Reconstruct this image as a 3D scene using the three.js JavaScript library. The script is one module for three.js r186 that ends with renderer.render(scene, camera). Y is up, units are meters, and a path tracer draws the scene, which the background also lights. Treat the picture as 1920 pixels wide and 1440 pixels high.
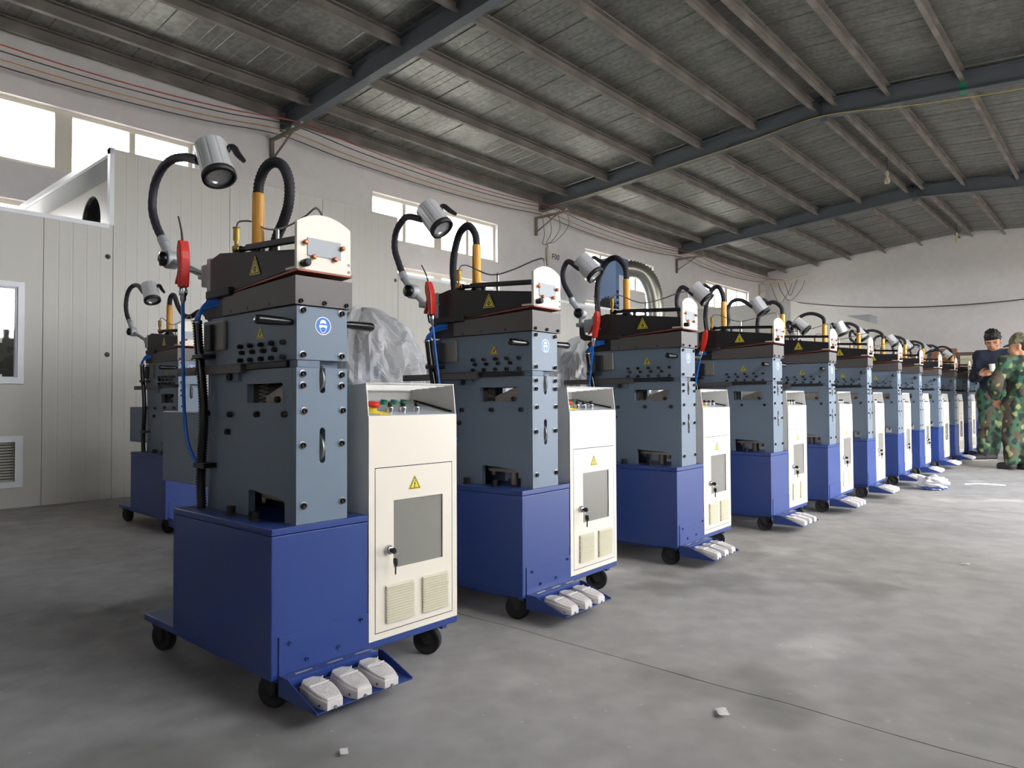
import * as THREE from 'three';
import { RoundedBoxGeometry } from 'three/addons/geometries/RoundedBoxGeometry.js';
import { mergeGeometries } from 'three/addons/utils/BufferGeometryUtils.js';
import { ImprovedNoise } from 'three/addons/math/ImprovedNoise.js';
import { MarchingCubes } from 'three/addons/objects/MarchingCubes.js';

// ---------------------------------------------------------------- camera, sky, exposure
const scene = new THREE.Scene();
const RAD = Math.PI / 180;
const camera = new THREE.PerspectiveCamera(2 * Math.atan(720 / 1332) / RAD, 4 / 3, 0.05, 200);
camera.position.set(0, 0.8, 0);
camera.rotation.order = 'YXZ';
camera.rotation.set(1.333 * RAD, 41.53 * RAD, -0.2885 * RAD);
scene.add(camera);
const renderer = new THREE.WebGLRenderer({ antialias: true });
renderer.toneMapping = THREE.LinearToneMapping;
renderer.toneMappingExposure = 1.0;
renderer.shadowMap.enabled = true;
scene.background = new THREE.Color(0.97, 0.975, 1.0);     // an even, bright overcast sky
scene.backgroundIntensity = 18;

// ---------------------------------------------------------------- helpers
let seed = 12345;
const rnd = () => { seed = (seed * 1664525 + 1013904223) >>> 0; return seed / 4294967296; };
const rr = (a, b) => a + (b - a) * rnd();
const V = (x, y, z) => new THREE.Vector3(x, y, z);
const perlin = new ImprovedNoise();

const used = {};
function numbered(n) {
  if (!(n in used)) { used[n] = 0; return n; }
  used[n]++; return n + '_' + String(used[n]).padStart(3, '0');
}
function clean(g) {
  let h = g.index ? g.toNonIndexed() : g;
  for (const k of Object.keys(h.attributes)) if (!['position', 'normal', 'uv'].includes(k)) h.deleteAttribute(k);
  if (!h.attributes.uv) h.setAttribute('uv', new THREE.BufferAttribute(new Float32Array(h.attributes.position.count * 2), 2));
  h.morphAttributes = {};
  return h;
}
const merge = (list) => list.length === 1 ? list[0] : mergeGeometries(list.map(clean));
function part(name, geo, mat, parent) {
  const m = new THREE.Mesh(Array.isArray(geo) ? merge(geo) : geo, mat);
  m.name = name; m.castShadow = m.receiveShadow = true;
  if (parent) parent.add(m);
  return m;
}
function group(name, parent) { const g = new THREE.Group(); g.name = name; if (parent) parent.add(g); return g; }
function thing(o, label, category, grp) {
  o.name = numbered(o.name); scene.add(o);
  o.userData = { label, category }; if (grp) o.userData.group = grp;
  return o;
}
function struct(name, o) {
  const s = o || new THREE.Group(); s.name = name; s.userData.kind = 'structure'; scene.add(s); return s;
}
// box from min / max corners, r = rounded edge
function bx(x0, x1, y0, y1, z0, z1, r = 0) {
  const w = Math.abs(x1 - x0), h = Math.abs(y1 - y0), d = Math.abs(z1 - z0);
  const g = r > 0 ? new RoundedBoxGeometry(w, h, d, 2, Math.min(r, w / 2.01, h / 2.01, d / 2.01)) : new THREE.BoxGeometry(w, h, d);
  g.translate((x0 + x1) / 2, (y0 + y1) / 2, (z0 + z1) / 2);
  return g;
}
const ax = { y: V(0, 1, 0), x: V(1, 0, 0), z: V(0, 0, 1) };
function aim(g, p, dir) {                       // a geometry along +y from 0 is put at p and turned towards dir
  const q = new THREE.Quaternion().setFromUnitVectors(ax.y, dir.clone().normalize());
  g.applyQuaternion(q); g.translate(p.x, p.y, p.z); return g;
}
function cyl(p, dir, len, r0, r1 = r0, seg = 20, open = false) {
  const g = new THREE.CylinderGeometry(r1, r0, len, seg, 1, open); g.translate(0, len / 2, 0);
  return aim(g, p, dir);
}
function lathe(p, dir, prof, seg = 24) { return aim(new THREE.LatheGeometry(prof.map(([r, y]) => new THREE.Vector2(Math.max(r, 1e-4), y)), seg), p, dir); }
function rod(a, b, r, seg = 10) { return cyl(a, b.clone().sub(a), a.distanceTo(b), r, r, seg); }
function sweep(pts, rad, seg = 10, n = 40, closed = false) {
  const c = new THREE.CatmullRomCurve3(pts, false, 'centripetal'), fr = c.computeFrenetFrames(n, false);
  const pos = [], nor = [], uv = [], idx = [], L = c.getLength();
  for (let i = 0; i <= n; i++) {
    const t = i / n, P = c.getPointAt(t), r = typeof rad === 'function' ? rad(t, L) : rad;
    for (let j = 0; j <= seg; j++) {
      const a = j / seg * Math.PI * 2, N = fr.normals[i].clone().multiplyScalar(Math.cos(a)).addScaledVector(fr.binormals[i], Math.sin(a));
      pos.push(P.x + N.x * r, P.y + N.y * r, P.z + N.z * r); nor.push(N.x, N.y, N.z); uv.push(t * L, j / seg);
    }
  }
  for (let i = 0; i < n; i++) for (let j = 0; j < seg; j++) {
    const a = i * (seg + 1) + j, b = a + seg + 1; idx.push(a, a + 1, b, b, a + 1, b + 1);
  }
  for (const [row, s] of [[0, -1], [n, 1]]) {                                      // end caps
    const P = c.getPointAt(row / n), T = fr.tangents[row], k = pos.length / 3;
    pos.push(P.x, P.y, P.z); nor.push(T.x * s, T.y * s, T.z * s); uv.push(0, 0);
    for (let j = 0; j <= seg; j++) { const q = (row * (seg + 1) + j) * 3; pos.push(pos[q], pos[q + 1], pos[q + 2]); nor.push(T.x * s, T.y * s, T.z * s); uv.push(0, 0); }
    for (let j = 0; j < seg; j++) s > 0 ? idx.push(k, k + 1 + j, k + 2 + j) : idx.push(k, k + 2 + j, k + 1 + j);
  }
  const g = new THREE.BufferGeometry();
  g.setAttribute('position', new THREE.Float32BufferAttribute(pos, 3)); g.setAttribute('normal', new THREE.Float32BufferAttribute(nor, 3)); g.setAttribute('uv', new THREE.Float32BufferAttribute(uv, 2)); g.setIndex(idx);
  return g;
}
const ripple = (r, amp, pitch) => (t, L) => r + amp * Math.cos(t * L / pitch * Math.PI * 2);
function poly(pts, holes = []) {
  const s = new THREE.Shape(pts.map(([x, y]) => new THREE.Vector2(x, y)));
  for (const h of holes) s.holes.push(new THREE.Path(h.map(([x, y]) => new THREE.Vector2(x, y))));
  return s;
}
const rect = (x0, x1, y0, y1) => [[x0, y0], [x1, y0], [x1, y1], [x0, y1]];
function extr(shape, depth, bevel = 0) {
  return new THREE.ExtrudeGeometry(shape, { depth, bevelEnabled: bevel > 0, bevelThickness: bevel, bevelSize: bevel, bevelOffset: -bevel, bevelSegments: 2, curveSegments: 10 });
}
// shape in (x, y), extruded from z0 towards smaller z
const slabXY = (shape, z0, t, bevel) => extr(shape, t, bevel).translate(0, 0, z0 - t);
// shape given in (z, y), standing across x from x0 - t to x0, front face towards +x
function slabZY(shape, x0, t, bevel) { const g = extr(shape, t, bevel); g.rotateY(Math.PI / 2); return g.translate(x0 - t, 0, 0); }
const mz = (pts) => pts.map(([z, y]) => [-z, y]);     // slabZY turns shape x into -z

// ---------------------------------------------------------------- textures
const hash = (x, y, s) => { let h = (x * 374761393 + y * 668265263 + s * 974634777) | 0; h = Math.imul(h ^ (h >>> 13), 1274126177); return ((h ^ (h >>> 16)) >>> 0) / 4294967296; };
function vnoise(x, y, per, s) {
  const xi = Math.floor(x), yi = Math.floor(y), fx = x - xi, fy = y - yi, u = fx * fx * (3 - 2 * fx), v = fy * fy * (3 - 2 * fy);
  const m = (a) => ((a % per) + per) % per, x0 = m(xi), x1 = m(xi + 1), y0 = m(yi), y1 = m(yi + 1);
  const a = hash(x0, y0, s), b = hash(x1, y0, s), c = hash(x0, y1, s), d = hash(x1, y1, s);
  return a + (b - a) * u + (c - a) * v + (a - b - c + d) * u * v;
}
function fbm(u, v, per, oct, s) { let t = 0, a = 0.5, n = 0; for (let i = 0; i < oct; i++) { t += a * vnoise(u * per, v * per, per, s + i); n += a; a *= 0.5; per *= 2; } return t / n; }
function texture(n, metres, fn, srgb = true) {
  const d = new Uint8Array(n * n * 4);
  for (let y = 0; y < n; y++) for (let x = 0; x < n; x++) {
    const c = fn(x / n, y / n), i = (y * n + x) * 4;
    for (let k = 0; k < 3; k++) d[i + k] = Math.max(0, Math.min(255, c[k]));
    d[i + 3] = 255;
  }
  const t = new THREE.DataTexture(d, n, n); t.wrapS = t.wrapT = THREE.RepeatWrapping; t.magFilter = THREE.LinearFilter; t.minFilter = THREE.LinearMipmapLinearFilter; t.generateMipmaps = true;
  if (srgb) t.colorSpace = THREE.SRGBColorSpace; t.repeat.set(1 / metres, 1 / metres); t.needsUpdate = true; return t;
}
const sm = (a, b, x) => { const t = Math.max(0, Math.min(1, (x - a) / (b - a))); return t * t * (3 - 2 * t); };
// concrete floor: clouds of tone, pale scuffs, dark stains, grain (12 m to a repeat)
const floorTex = texture(2048, 12, (u, v) => {
  const big = fbm(u, v, 3, 4, 1), mid = fbm(u, v, 14, 4, 7), fine = fbm(u, v, 160, 3, 13), warp = fbm(u, v, 6, 3, 21);
  let t = 156 + (big - 0.5) * 44 + (mid - 0.5) * 34 + (fine - 0.5) * 26;
  const scuff = sm(0.66, 0.8, fbm(u + warp * 0.05, v * 1, 22, 4, 31)); t += scuff * 28;
  const streak = sm(0.63, 0.78, fbm(u * 1 + warp * 0.03, v, 9, 5, 41)); t += streak * 14;
  const stain = sm(0.68, 0.8, fbm(u, v, 17, 4, 51)); t -= stain * 26;
  const speck = hash(Math.floor(u * 2048), Math.floor(v * 2048), 5) > 0.9992 ? 30 : 0; t += speck;
  const warm = (fbm(u, v, 5, 3, 61) - 0.5) * 10;
  return [t + 2 + warm * 0.5, t, t - 3 - warm];
});
const floorRough = texture(1024, 12, (u, v) => { const t = 205 + (fbm(u, v, 12, 5, 71) - 0.5) * 80; return [t, t, t]; }, false);
const wallTex = texture(1024, 7, (u, v) => {
  const t = 222 + (fbm(u, v, 4, 4, 81) - 0.5) * 14 + (fbm(u, v, 60, 3, 91) - 0.5) * 10;
  const st = sm(0.62, 0.85, fbm(u, v, 10, 4, 95)) * 5;
  return [t - st, t - 4 - st, t - 5 - st * 1.1];
});
const roofTex = texture(1024, 4, (u, v) => {
  const t = 124 + (fbm(u, v, 6, 5, 101) - 0.5) * 50 + (fbm(u, v, 90, 2, 111) - 0.5) * 34;
  return [t - 1, t, t - 5];
});
const rustTex = texture(512, 1.5, (u, v) => {
  const a = fbm(u, v, 6, 5, 121), t = 128 + (a - 0.5) * 46;
  return [t + 2, t - 4, t - 10];
});
function canvasTex(w, h, draw) {
  const c = document.createElement('canvas'); c.width = w; c.height = h; const g = c.getContext('2d'); draw(g, w, h);
  const t = new THREE.CanvasTexture(c); t.colorSpace = THREE.SRGBColorSpace; return t;
}

// ---------------------------------------------------------------- materials
const std = (hex, rough, metal = 0, extra = {}) => new THREE.MeshStandardMaterial({ color: hex, roughness: rough, metalness: metal, ...extra });
const phy = (o) => new THREE.MeshPhysicalMaterial(o);
const M = {
  floor: new THREE.MeshStandardMaterial({ map: floorTex, roughnessMap: floorRough, roughness: 1.0, bumpMap: floorRough, bumpScale: 0.0015 }),
  wall: new THREE.MeshStandardMaterial({ map: wallTex, roughness: 0.9 }),
  roof: new THREE.MeshStandardMaterial({ map: roofTex, roughness: 0.42, metalness: 0.5 }),
  rust: new THREE.MeshStandardMaterial({ map: rustTex, roughness: 0.75 }),
  rafter: std('#5d6369', 0.6),
  yard: std('#8f8d86', 0.95),
  frame: std('#d9d2c4', 0.6),
  pane: phy({ color: '#ffffff', transmission: 1, roughness: 0.02, thickness: 0, ior: 1.5 }),
  booth: std('#b9b7af', 0.42),
  boothTrim: std('#dadce0', 0.35),
  dark: std('#141518', 0.7),
  blue: phy({ color: '#223d80', roughness: 0.42, clearcoat: 0.15, clearcoatRoughness: 0.3 }),
  slate: std('#6b7a8a', 0.45, 0.05),
  slateDark: std('#5f6f82', 0.5, 0.05),
  ivory: std('#e6dfd0', 0.4),
  louver: std('#d8d4be', 0.5),
  hood: std('#e8e6e0', 0.45),
  plate: std('#5e5a59', 0.5, 0.35),
  head: std('#201e20', 0.5, 0.1),
  black: std('#17171a', 0.5),
  rubber: std('#1d1d20', 0.8),
  hose: std('#26252b', 0.75),
  neck: std('#302f38', 0.6),
  gloss: std('#121214', 0.22),
  copper: std('#8a4a3c', 0.45, 0.4),
  knob: std('#c07850', 0.35, 0.5),
  yellow: std('#e0a23c', 0.42),
  brass: std('#b59648', 0.35, 0.8),
  chrome: std('#c9cbce', 0.22, 1),
  lamp: std('#d4d5d6', 0.3, 0.4), washer: std('#8f9092', 0.35, 0.7),
  steel: std('#9fa0a0', 0.35, 0.9),
  steelWorn: std('#8d8680', 0.4, 0.85),
  cast: std('#b0b4b8', 0.5, 0.2), galv: std('#85878c', 0.45, 0.4),
  red: std('#d42a22', 0.4),
  tube: phy({ color: '#1c6cd0', roughness: 0.25 }),
  clear: std('#c9ccd0', 0.3),
  green: std('#1f8a63', 0.4),
  label: std('#e3d13c', 0.5),
  pedal: std('#d3cecb', 0.5),
  white: std('#f1f1ee', 0.5),
  mirror: std('#8b8f92', 0.5, 0.4),
  film: phy({ color: '#a9a9ac', roughness: 0.3, transmission: 0.25, thickness: 0 }),
  acrylic: phy({ color: '#b8b6ae', roughness: 0.25, transmission: 0.55, thickness: 0 }),
  wrap: phy({ color: '#eeeff1', roughness: 0.28, transmission: 0.62, thickness: 0, side: THREE.DoubleSide }),
  card: std('#9a6f52', 0.85),
  duct: std('#b4b2a6', 0.3, 0.85),
  collector: std('#5f7ba6', 0.45),
  collectorPanel: std('#cfd6e4', 0.5),
  rackBrown: std('#5b4038', 0.6),
  wood: std('#c9c2a4', 0.7),
  joint: std('#5a5855', 0.95), wireDark: std('#4a4140', 0.6), wireRed: std('#a3423c', 0.6), wireOrange: std('#b98a60', 0.6), wireYellow: std('#c9b46a', 0.6),
  bracket: std('#7c7166', 0.7), pipe: std('#cdc3ae', 0.6), ceramic: std('#d9d4ca', 0.4),
  bulbGlass: phy({ color: '#f2ead6', roughness: 0.15, transmission: 0.5, thickness: 0 }),
  lens: phy({ color: '#ffffff', transmission: 0.85, roughness: 0.05, thickness: 0 }),
};

// ---------------------------------------------------------------- the building
const XL = -9.3, XR = 1.95, ZB = 12.5, ZF = -23.25, XC = -3.6, YE = 5.02, SL = 0.079;
const roofY = (x) => YE + SL * ((x < XC ? x - XL : 2 * XC - XL - XL - (x - XL)) );
// floor, 0.2 m thick, and the yard outside
{
  const f = new THREE.PlaneGeometry(XR - XL + 0.6, ZB - ZF + 0.6); f.rotateX(-Math.PI / 2);
  const uv = f.attributes.uv, p = f.attributes.position; for (let i = 0; i < uv.count; i++) uv.setXY(i, p.getX(i), p.getZ(i));
  const b = new THREE.BoxGeometry(XR - XL + 0.6, 0.2, ZB - ZF + 0.6); b.translate(0, -0.1002, 0);
  const m = part('floor', [f, b], M.floor); m.position.set((XL + XR) / 2, 0, (ZB + ZF) / 2); struct('floor', m);
  const crack = (pts, r) => { const j = part('floor_joint', sweep(pts.map(([x, z]) => V(x, 0, z)), r, 5, 60), M.joint, m); j.scale.y = 0.3; j.position.set(-m.position.x, 0.0004, -m.position.z); };
  const wob = (z) => Array.from({ length: 24 }, (_, k) => [-2.6 + k * 0.19, z + rr(-0.006, 0.006)]);
  crack(wob(-1.885), 0.0014); crack(Array.from({ length: 24 }, (_, k) => [-2.0 + k * 0.17, -6.0 + rr(-0.01, 0.01)]), 0.0014);
}
{
  const y = part('yard', new THREE.BoxGeometry(160, 0.2, 160), M.yard); y.position.set(-4, -0.32, -9); struct('yard_ground', y);
}
const bays = [[-1.2, -4.2], [-7.1, -10.1], [-13.0, -16.0], [-18.9, -21.9]];
// long walls with window openings; shape in (z, y)
function longWall(name, x0, holes, t = 0.24) {
  const s = poly(mz(rect(ZF - 0.3, ZB + 0.3, 0, roofY(XL) - 0.03)), holes.map(([a, b, y0, y1]) => mz(rect(b, a, y0, y1))));
  return struct(name, part(name, slabZY(s, x0, t), M.wall));
}
longWall('wall_left', XL, [...bays.flatMap(([a, b]) => [[a, b, 3.48, 4.22], [a, b, 1.0, 3.06]]), [7.7, 4.7, 3.48, 4.22], [7.7, 4.7, 1.0, 3.06]]);
const gate = [-5.7, -9.2, 0.02, 3.1];
longWall('wall_right', XR + 0.24, [[7.7, 4.7, 3.48, 4.22], ...bays.flatMap(([a, b], i) => i === 1 ? [] : i === 0 ? [[a, b, 3.48, 4.22], [a, b, 1.9, 3.06]] : [[a, b, 3.48, 4.22], [a, b, 1.0, 3.06]]), gate]);
// gable walls
for (const [name, z, t] of [['wall_far', ZF, 0.24], ['wall_back', ZB + 0.24, 0.24]]) {
  const s = poly([[XL - 0.3, 0], [XR + 0.3, 0], [XR + 0.3, roofY(XR) - 0.005], [XC, roofY(XC) - 0.02], [XL - 0.3, roofY(XL) - 0.03]]);
  struct(name, part(name, slabXY(s, z, t), M.wall));
}
// windows: frame, posts and panes, in the middle of the wall
let nWin = 0;
function makeWindow(x, a, b, y0, y1) {
  const w = struct('window_' + (++nWin), new THREE.Group());
  const L = a - b, mid = (a + b) / 2, f = 0.05;
  part('window_frame', [bx(x - 0.04, x + 0.04, y0, y0 + f, b, a), bx(x - 0.04, x + 0.04, y1 - f, y1, b, a), bx(x - 0.04, x + 0.04, y0 + f, y1 - f, b, b + f), bx(x - 0.04, x + 0.04, y0 + f, y1 - f, a - f, a)], M.frame, w);
  part('mullion', bx(x - 0.045, x + 0.045, y0 + f, y1 - f, mid - 0.09, mid + 0.09), M.frame, w);
  for (const s of [-1, 1]) {
    const c = mid + s * (L / 4 + 0.01);
    part('mullion', bx(x - 0.03, x + 0.03, y0 + f, y1 - f, c - 0.035, c + 0.035), M.frame, w);
    for (const [p, q] of [[mid + s * 0.09, c - s * 0.035], [c + s * 0.035, mid + s * (L / 2 - f)]])
      part('pane', bx(x - 0.003, x + 0.003, y0 + f, y1 - f, Math.min(p, q), Math.max(p, q)), M.pane, w);
  }
}
for (const [a, b] of bays) { makeWindow(XL - 0.12, a, b, 3.48, 4.22); makeWindow(XL - 0.12, a, b, 1.0, 3.06); }
bays.forEach(([a, b], i) => { if (i === 1) return; makeWindow(XR + 0.12, a, b, 3.48, 4.22); makeWindow(XR + 0.12, a, b, i ? 1.0 : 1.9, 3.06); });
for (const x of [XL - 0.12, XR + 0.12]) makeWindow(x, 7.7, 4.7, 3.48, 4.22);
makeWindow(XL - 0.12, 7.7, 4.7, 1.0, 3.06);
// roof: ribbed sheets, purlins, rafters
const ceiling = struct('ceiling', new THREE.Group());
{
  const W = 0.88, pts = [];
  for (let k = 0; k < 4; k++) { const c = 0.11 + k * 0.22; const d = k === 1 ? 0.012 : 0.0045; pts.push([c - 0.016, 0], [c - 0.008, -d], [c + 0.008, -d], [c + 0.016, 0]); }
  const shape = poly([[0, 0.004], [0.004, 0], ...pts, [W - 0.004, 0], [W, 0.004], [W, 0.07], [0, 0.07]]);
  for (const side of [-1, 1]) {
    const len = side < 0 ? Math.hypot(XC - XL + 0.35, SL * (XC - XL + 0.35)) : Math.hypot(XR - XC + 0.4, SL * (XR - XC + 0.4));
    const g = extr(shape, len); g.rotateY(Math.PI / 2);             // shape x -> -z, depth -> +x
    g.rotateZ(side < 0 ? Math.atan(SL) : -Math.atan(SL));
    if (side < 0) g.translate(XL - 0.35, roofY(XL) - SL * 0.35, 0); else g.translate(XC, roofY(XC), 0);
    for (let z = ZB + 0.3, k = 0; z > ZF - 0.3; z -= W, k++) { const m = part('roof_panel', g, M.roof, ceiling); m.position.set(0, 0, z); }
  }
  const edges = [ZB, 6.34, 0.42, -5.5, -11.42, -17.36, ZF];
  const pur = [-9.2, -8.6, -7.6, -6.62, -5.65, -4.68, -3.75, -3.44, -2.69, -1.76, -0.85, 0.1, 1.05, 1.85];
  const chan = poly([[-0.03, 0], [0.03, 0], [0.03, 0.02], [-0.022, 0.02], [-0.022, 0.14], [0.03, 0.14], [0.03, 0.155], [-0.03, 0.155]]);
  pur.forEach((x) => { for (let i = 0; i < 6; i++) {
    const L = edges[i] - edges[i + 1] - 0.02, m = part('purlin', extr(chan, L), M.rust, ceiling);
    m.position.set(x, roofY(x) - 0.157, edges[i + 1] + 0.01);
    if (x > XC) m.rotation.z = 0;
  } });
  for (const z of edges.slice(1, -1)) for (const s of [-1, 1]) {          // rafters: I beams that follow the slope
    const x0 = s < 0 ? XL + 0.01 : XC + 0.005, x1 = s < 0 ? XC - 0.005 : XR - 0.01;
    const prof = (y0, y1) => poly([[x0, roofY(x0) + y0], [x1, roofY(x1) + y0], [x1, roofY(x1) + y1], [x0, roofY(x0) + y1]]);
    part('rafter', [slabXY(prof(-0.3, -0.286), z + 0.07, 0.14), slabXY(prof(-0.286, -0.035), z + 0.006, 0.012), slabXY(prof(-0.035, -0.024), z + 0.07, 0.14),
      bx(x1 - 0.012, x1, roofY(x1) - 0.298, roofY(x1) - 0.03, z - 0.07, z + 0.07), bx(x0, x0 + 0.012, roofY(x0) - 0.298, roofY(x0) - 0.03, z - 0.07, z + 0.07)], M.rafter, ceiling);
  }
  for (const z of edges.slice(1, -1)) part('ridge_plate', [bx(XC - 0.05, XC + 0.05, roofY(XC) - 0.37, roofY(XC) - 0.3, z - 0.04, z + 0.04)], M.rafter, ceiling);
}
// ---------------------------------------------------------------- the white panel room along the left wall
const ribbed = (w, h, t) => {                     // a sandwich panel, face towards +x at x = 0, running to -z, with fine standing ribs
  const pts = [[0, 0], [0.0025, -0.0028]], n = Math.round(w / 0.0925);
  for (let k = 1; k < n; k++) { const c = k * w / n; pts.push([c - 0.007, -0.0028], [c - 0.003, -0.0012], [c + 0.003, -0.0012], [c + 0.007, -0.0028]); }
  pts.push([w - 0.0025, -0.0028], [w, 0], [w, t], [0, t]);
  const g = extr(poly(pts), h); g.rotateX(-Math.PI / 2);       // x stays, shape y -> -z, depth -> y
  g.rotateY(Math.PI / 2); g.rotateY(0); return g;               // shape x -> -z, shape y -> -x
};
const BX = -6.45;
const booth = thing(group('panel_room'), 'long low white panel room with fine ribs, a window and a taller open-ended block, along the left wall', 'booth');
{
  const H0 = 2.29, H1 = 2.94, w = 0.925, Z0 = 5.68;
  const seam = [];
  const boothPanel = (z, y0, y1) => { const m = part('wall_panel', ribbed(w - 0.003, y1 - y0, 0.05), M.booth, booth); m.position.set(BX, y0, z); };
  const seams = [5.4, 4.37, 3.35, 2.33, 1.32, 0.315, -0.705, -1.725, -2.23, -3.25, -4.27, -5.29, -6.31, -7.33, -8.35, -9.37, -10.2];
  for (let k = 0; k < seams.length - 1; k++) {
    const z = seams[k], z1 = seams[k + 1], tall = z < -2.2 && z1 > -5.3;
    if (k === 6) {                                  // the panel with the window and the vent: plain sheet round the openings
      const s = poly(mz(rect(z1 + 0.0015, z - 0.0015, 0, H0)), [mz(rect(-1.56, -0.86, 0.985, 1.69)), mz(rect(-1.55, -0.95, 0.2, 0.505))]);
      part('wall_panel', slabZY(s, BX, 0.05), M.booth, booth); continue;
    }
    const m = part('wall_panel', ribbed(z - z1 - 0.003, tall ? H1 : H0, 0.05), M.booth, booth); m.position.set(BX, 0, z - 0.0015);
  }
  // roofs of the room and of its taller block
  part('roof_slab', [bx(-9.26, BX - 0.052, H1 - 0.05, H1, -5.29, -2.231)], M.galv, booth);
  part('roof_slab', [bx(-9.26, BX - 0.052, H0 - 0.052, H0 - 0.002, -10.2, -5.29)], M.booth, booth);
  part('roof_slab', [bx(-9.26, BX - 0.052, H0 - 0.052, H0 - 0.002, 1.0, 5.4)], M.booth, booth);
  part('end_panel', bx(-9.26, BX - 0.05, H0 - 0.001, H1 - 0.05, -5.29, -5.24), M.booth, booth);
  part('end_panel', bx(-9.26, BX - 0.05, 0, H0 - 0.053, -10.2, -10.15), M.booth, booth);
  // trims round the open end of the tall block and along the low roof edge
  part('edge_trim', [bx(BX - 0.05, BX + 0.006, H0, H1 + 0.004, -2.235, -2.2), bx(-9.26, BX + 0.006, H1 - 0.045, H1 + 0.006, -2.238, -2.2), bx(BX - 0.055, BX + 0.006, H0 - 0.03, H0 + 0.004, -2.2, 5.4), bx(BX - 0.055, BX + 0.006, H0 - 0.03, H0 + 0.004, -10.2, -5.29)], M.boothTrim, booth);
  // inner partition with a round duct hole
  const hole = []; for (let i = 0; i < 40; i++) hole.push([-7.67 + 0.262 * Math.cos(i / 40 * 6.2832), 2.557 + 0.262 * Math.sin(i / 40 * 6.2832)]);
  part('inner_panel', slabXY(poly(rect(-9.26, BX - 0.05, H0 - 0.001, H1 - 0.05), [hole]), -2.45, 0.04), M.booth, booth);
  part('duct_collar', lathe(V(-7.67, 2.557, -2.46), V(0, 0, -1), [[0.262, 0], [0.262, 0.6], [0.001, 0.6]], 40), M.dark, booth);
  // window frame and pane
  const o = [-1.60, -0.82, 0.945, 1.73], i = [-1.56, -0.86, 0.985, 1.69];
  part('window_frame', [slabZY(poly(mz(rect(...o)), [mz(rect(...i))]), BX + 0.018, 0.075, 0.004), slabZY(poly(mz(rect(...i)), [mz(rect(i[0] + 0.015, i[1] - 0.015, i[2] + 0.015, i[3] - 0.015))]), BX + 0.004, 0.04)], M.boothTrim, booth);
  part('window_pane', bx(BX - 0.022, BX - 0.016, i[2], i[3], i[0], i[1]), M.pane, booth);
  // vent
  const vg = group('vent', booth);
  part('vent_frame', slabZY(poly(mz(rect(-1.60, -0.9, 0.155, 0.55)), [mz(rect(-1.55, -0.95, 0.2, 0.505))]), BX + 0.016, 0.05, 0.003), M.boothTrim, vg);
  for (let k = 0; k < 14; k++) { const s = bx(-0.011, 0.011, -0.0012, 0.0012, -1.55, -0.95); s.rotateZ(-0.6); part('vent_slat', s.translate(BX - 0.012, 0.211 + k * 0.0215, 0), M.booth, vg); }
  part('vent_back', bx(BX - 0.049, BX - 0.046, 0.2, 0.505, -1.55, -0.95), M.dark, vg);
  // heads of the panel fixings
  for (const [z, y] of [[-2.19, 2.02], [-5.25, 2.2], [-2.19, 1.2], [-7.6, 2.02], [-9.3, 2.0]]) part('fixing_cap', lathe(V(BX - 0.004, y, z), V(1, 0, 0), [[0.022, 0], [0.02, 0.012], [0.001, 0.02]], 14), M.plate, booth);
}
{ // what stands in the room behind its window
  const g = thing(group('covered_cabinet'), 'dark cabinet with a white cloth hood, seen through the panel room window', 'cabinet');
  g.position.set(-7.4, 0, -1.45);
  part('body', bx(-0.3, 0.3, 0, 1.42, -0.5, 0.5, 0.02), M.dark, g);
  part('cloth', lathe(V(0.12, 1.2, 0.05), V(0, 1, 0), [[0.2, -0.16], [0.19, -0.02], [0.15, 0.08], [0.08, 0.13], [0.001, 0.14]], 20), M.white, g);
  part('post', rod(V(0.33, 0, -0.12), V(0.33, 1.36, -0.12), 0.012), M.steel, g);
  part('valve', [lathe(V(0.33, 1.3, -0.12), V(0, 1, 0), [[0.03, 0], [0.035, 0.05], [0.02, 0.09], [0.001, 0.09]], 12), bx(0.31, 0.35, 0.98, 1.04, -0.15, -0.09, 0.005)], M.white, g);
}

// ---------------------------------------------------------------- warning labels (printed)
const triTex = (kind) => canvasTex(256, 226, (g, w, h) => {
  g.fillStyle = '#1c1a12'; g.fillRect(0, 0, w, h);
  const tri = (k, c) => { g.fillStyle = c; g.beginPath(); g.moveTo(w / 2, 6 + 1.9 * k); g.lineTo(w - 8 - 1.7 * k, h - 6 - k); g.lineTo(8 + 1.7 * k, h - 6 - k); g.closePath(); g.fill(); };
  tri(-8, '#e2d23a'); tri(5, '#1c1a12'); tri(18, '#e2d23a');
  g.fillStyle = '#1c1a12';
  if (kind === 'bolt') { g.beginPath(); g.moveTo(138, 78); g.lineTo(106, 140); g.lineTo(126, 138); g.lineTo(112, 176); g.lineTo(104, 172); g.lineTo(116, 202); g.lineTo(136, 178); g.lineTo(126, 178); g.lineTo(148, 124); g.lineTo(126, 128); g.lineTo(148, 82); g.closePath(); g.fill(); }
  if (kind === 'gear') { g.beginPath(); g.arc(128, 98, 13, 0, 7); g.fill(); g.beginPath(); g.arc(128, 156, 30, 0, 7); g.fill(); for (let k = 0; k < 8; k++) { const a = k * 0.785; g.fillRect(128 + 33 * Math.cos(a) - 6, 156 + 33 * Math.sin(a) - 6, 12, 12); } g.fillStyle = '#e2d23a'; g.beginPath(); g.arc(128, 156, 12, 0, 7); g.fill(); }
  if (kind === 'hand') { g.save(); g.translate(128, 142); g.rotate(0.42); g.fillRect(-22, -22, 44, 66); for (let k = 0; k < 4; k++) g.fillRect(-22 + k * 11.5, -58 + (k % 3) * 6, 9, 46); g.fillStyle = '#e2d23a'; g.fillRect(-30, -4, 60, 5); g.restore(); }
});
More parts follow.
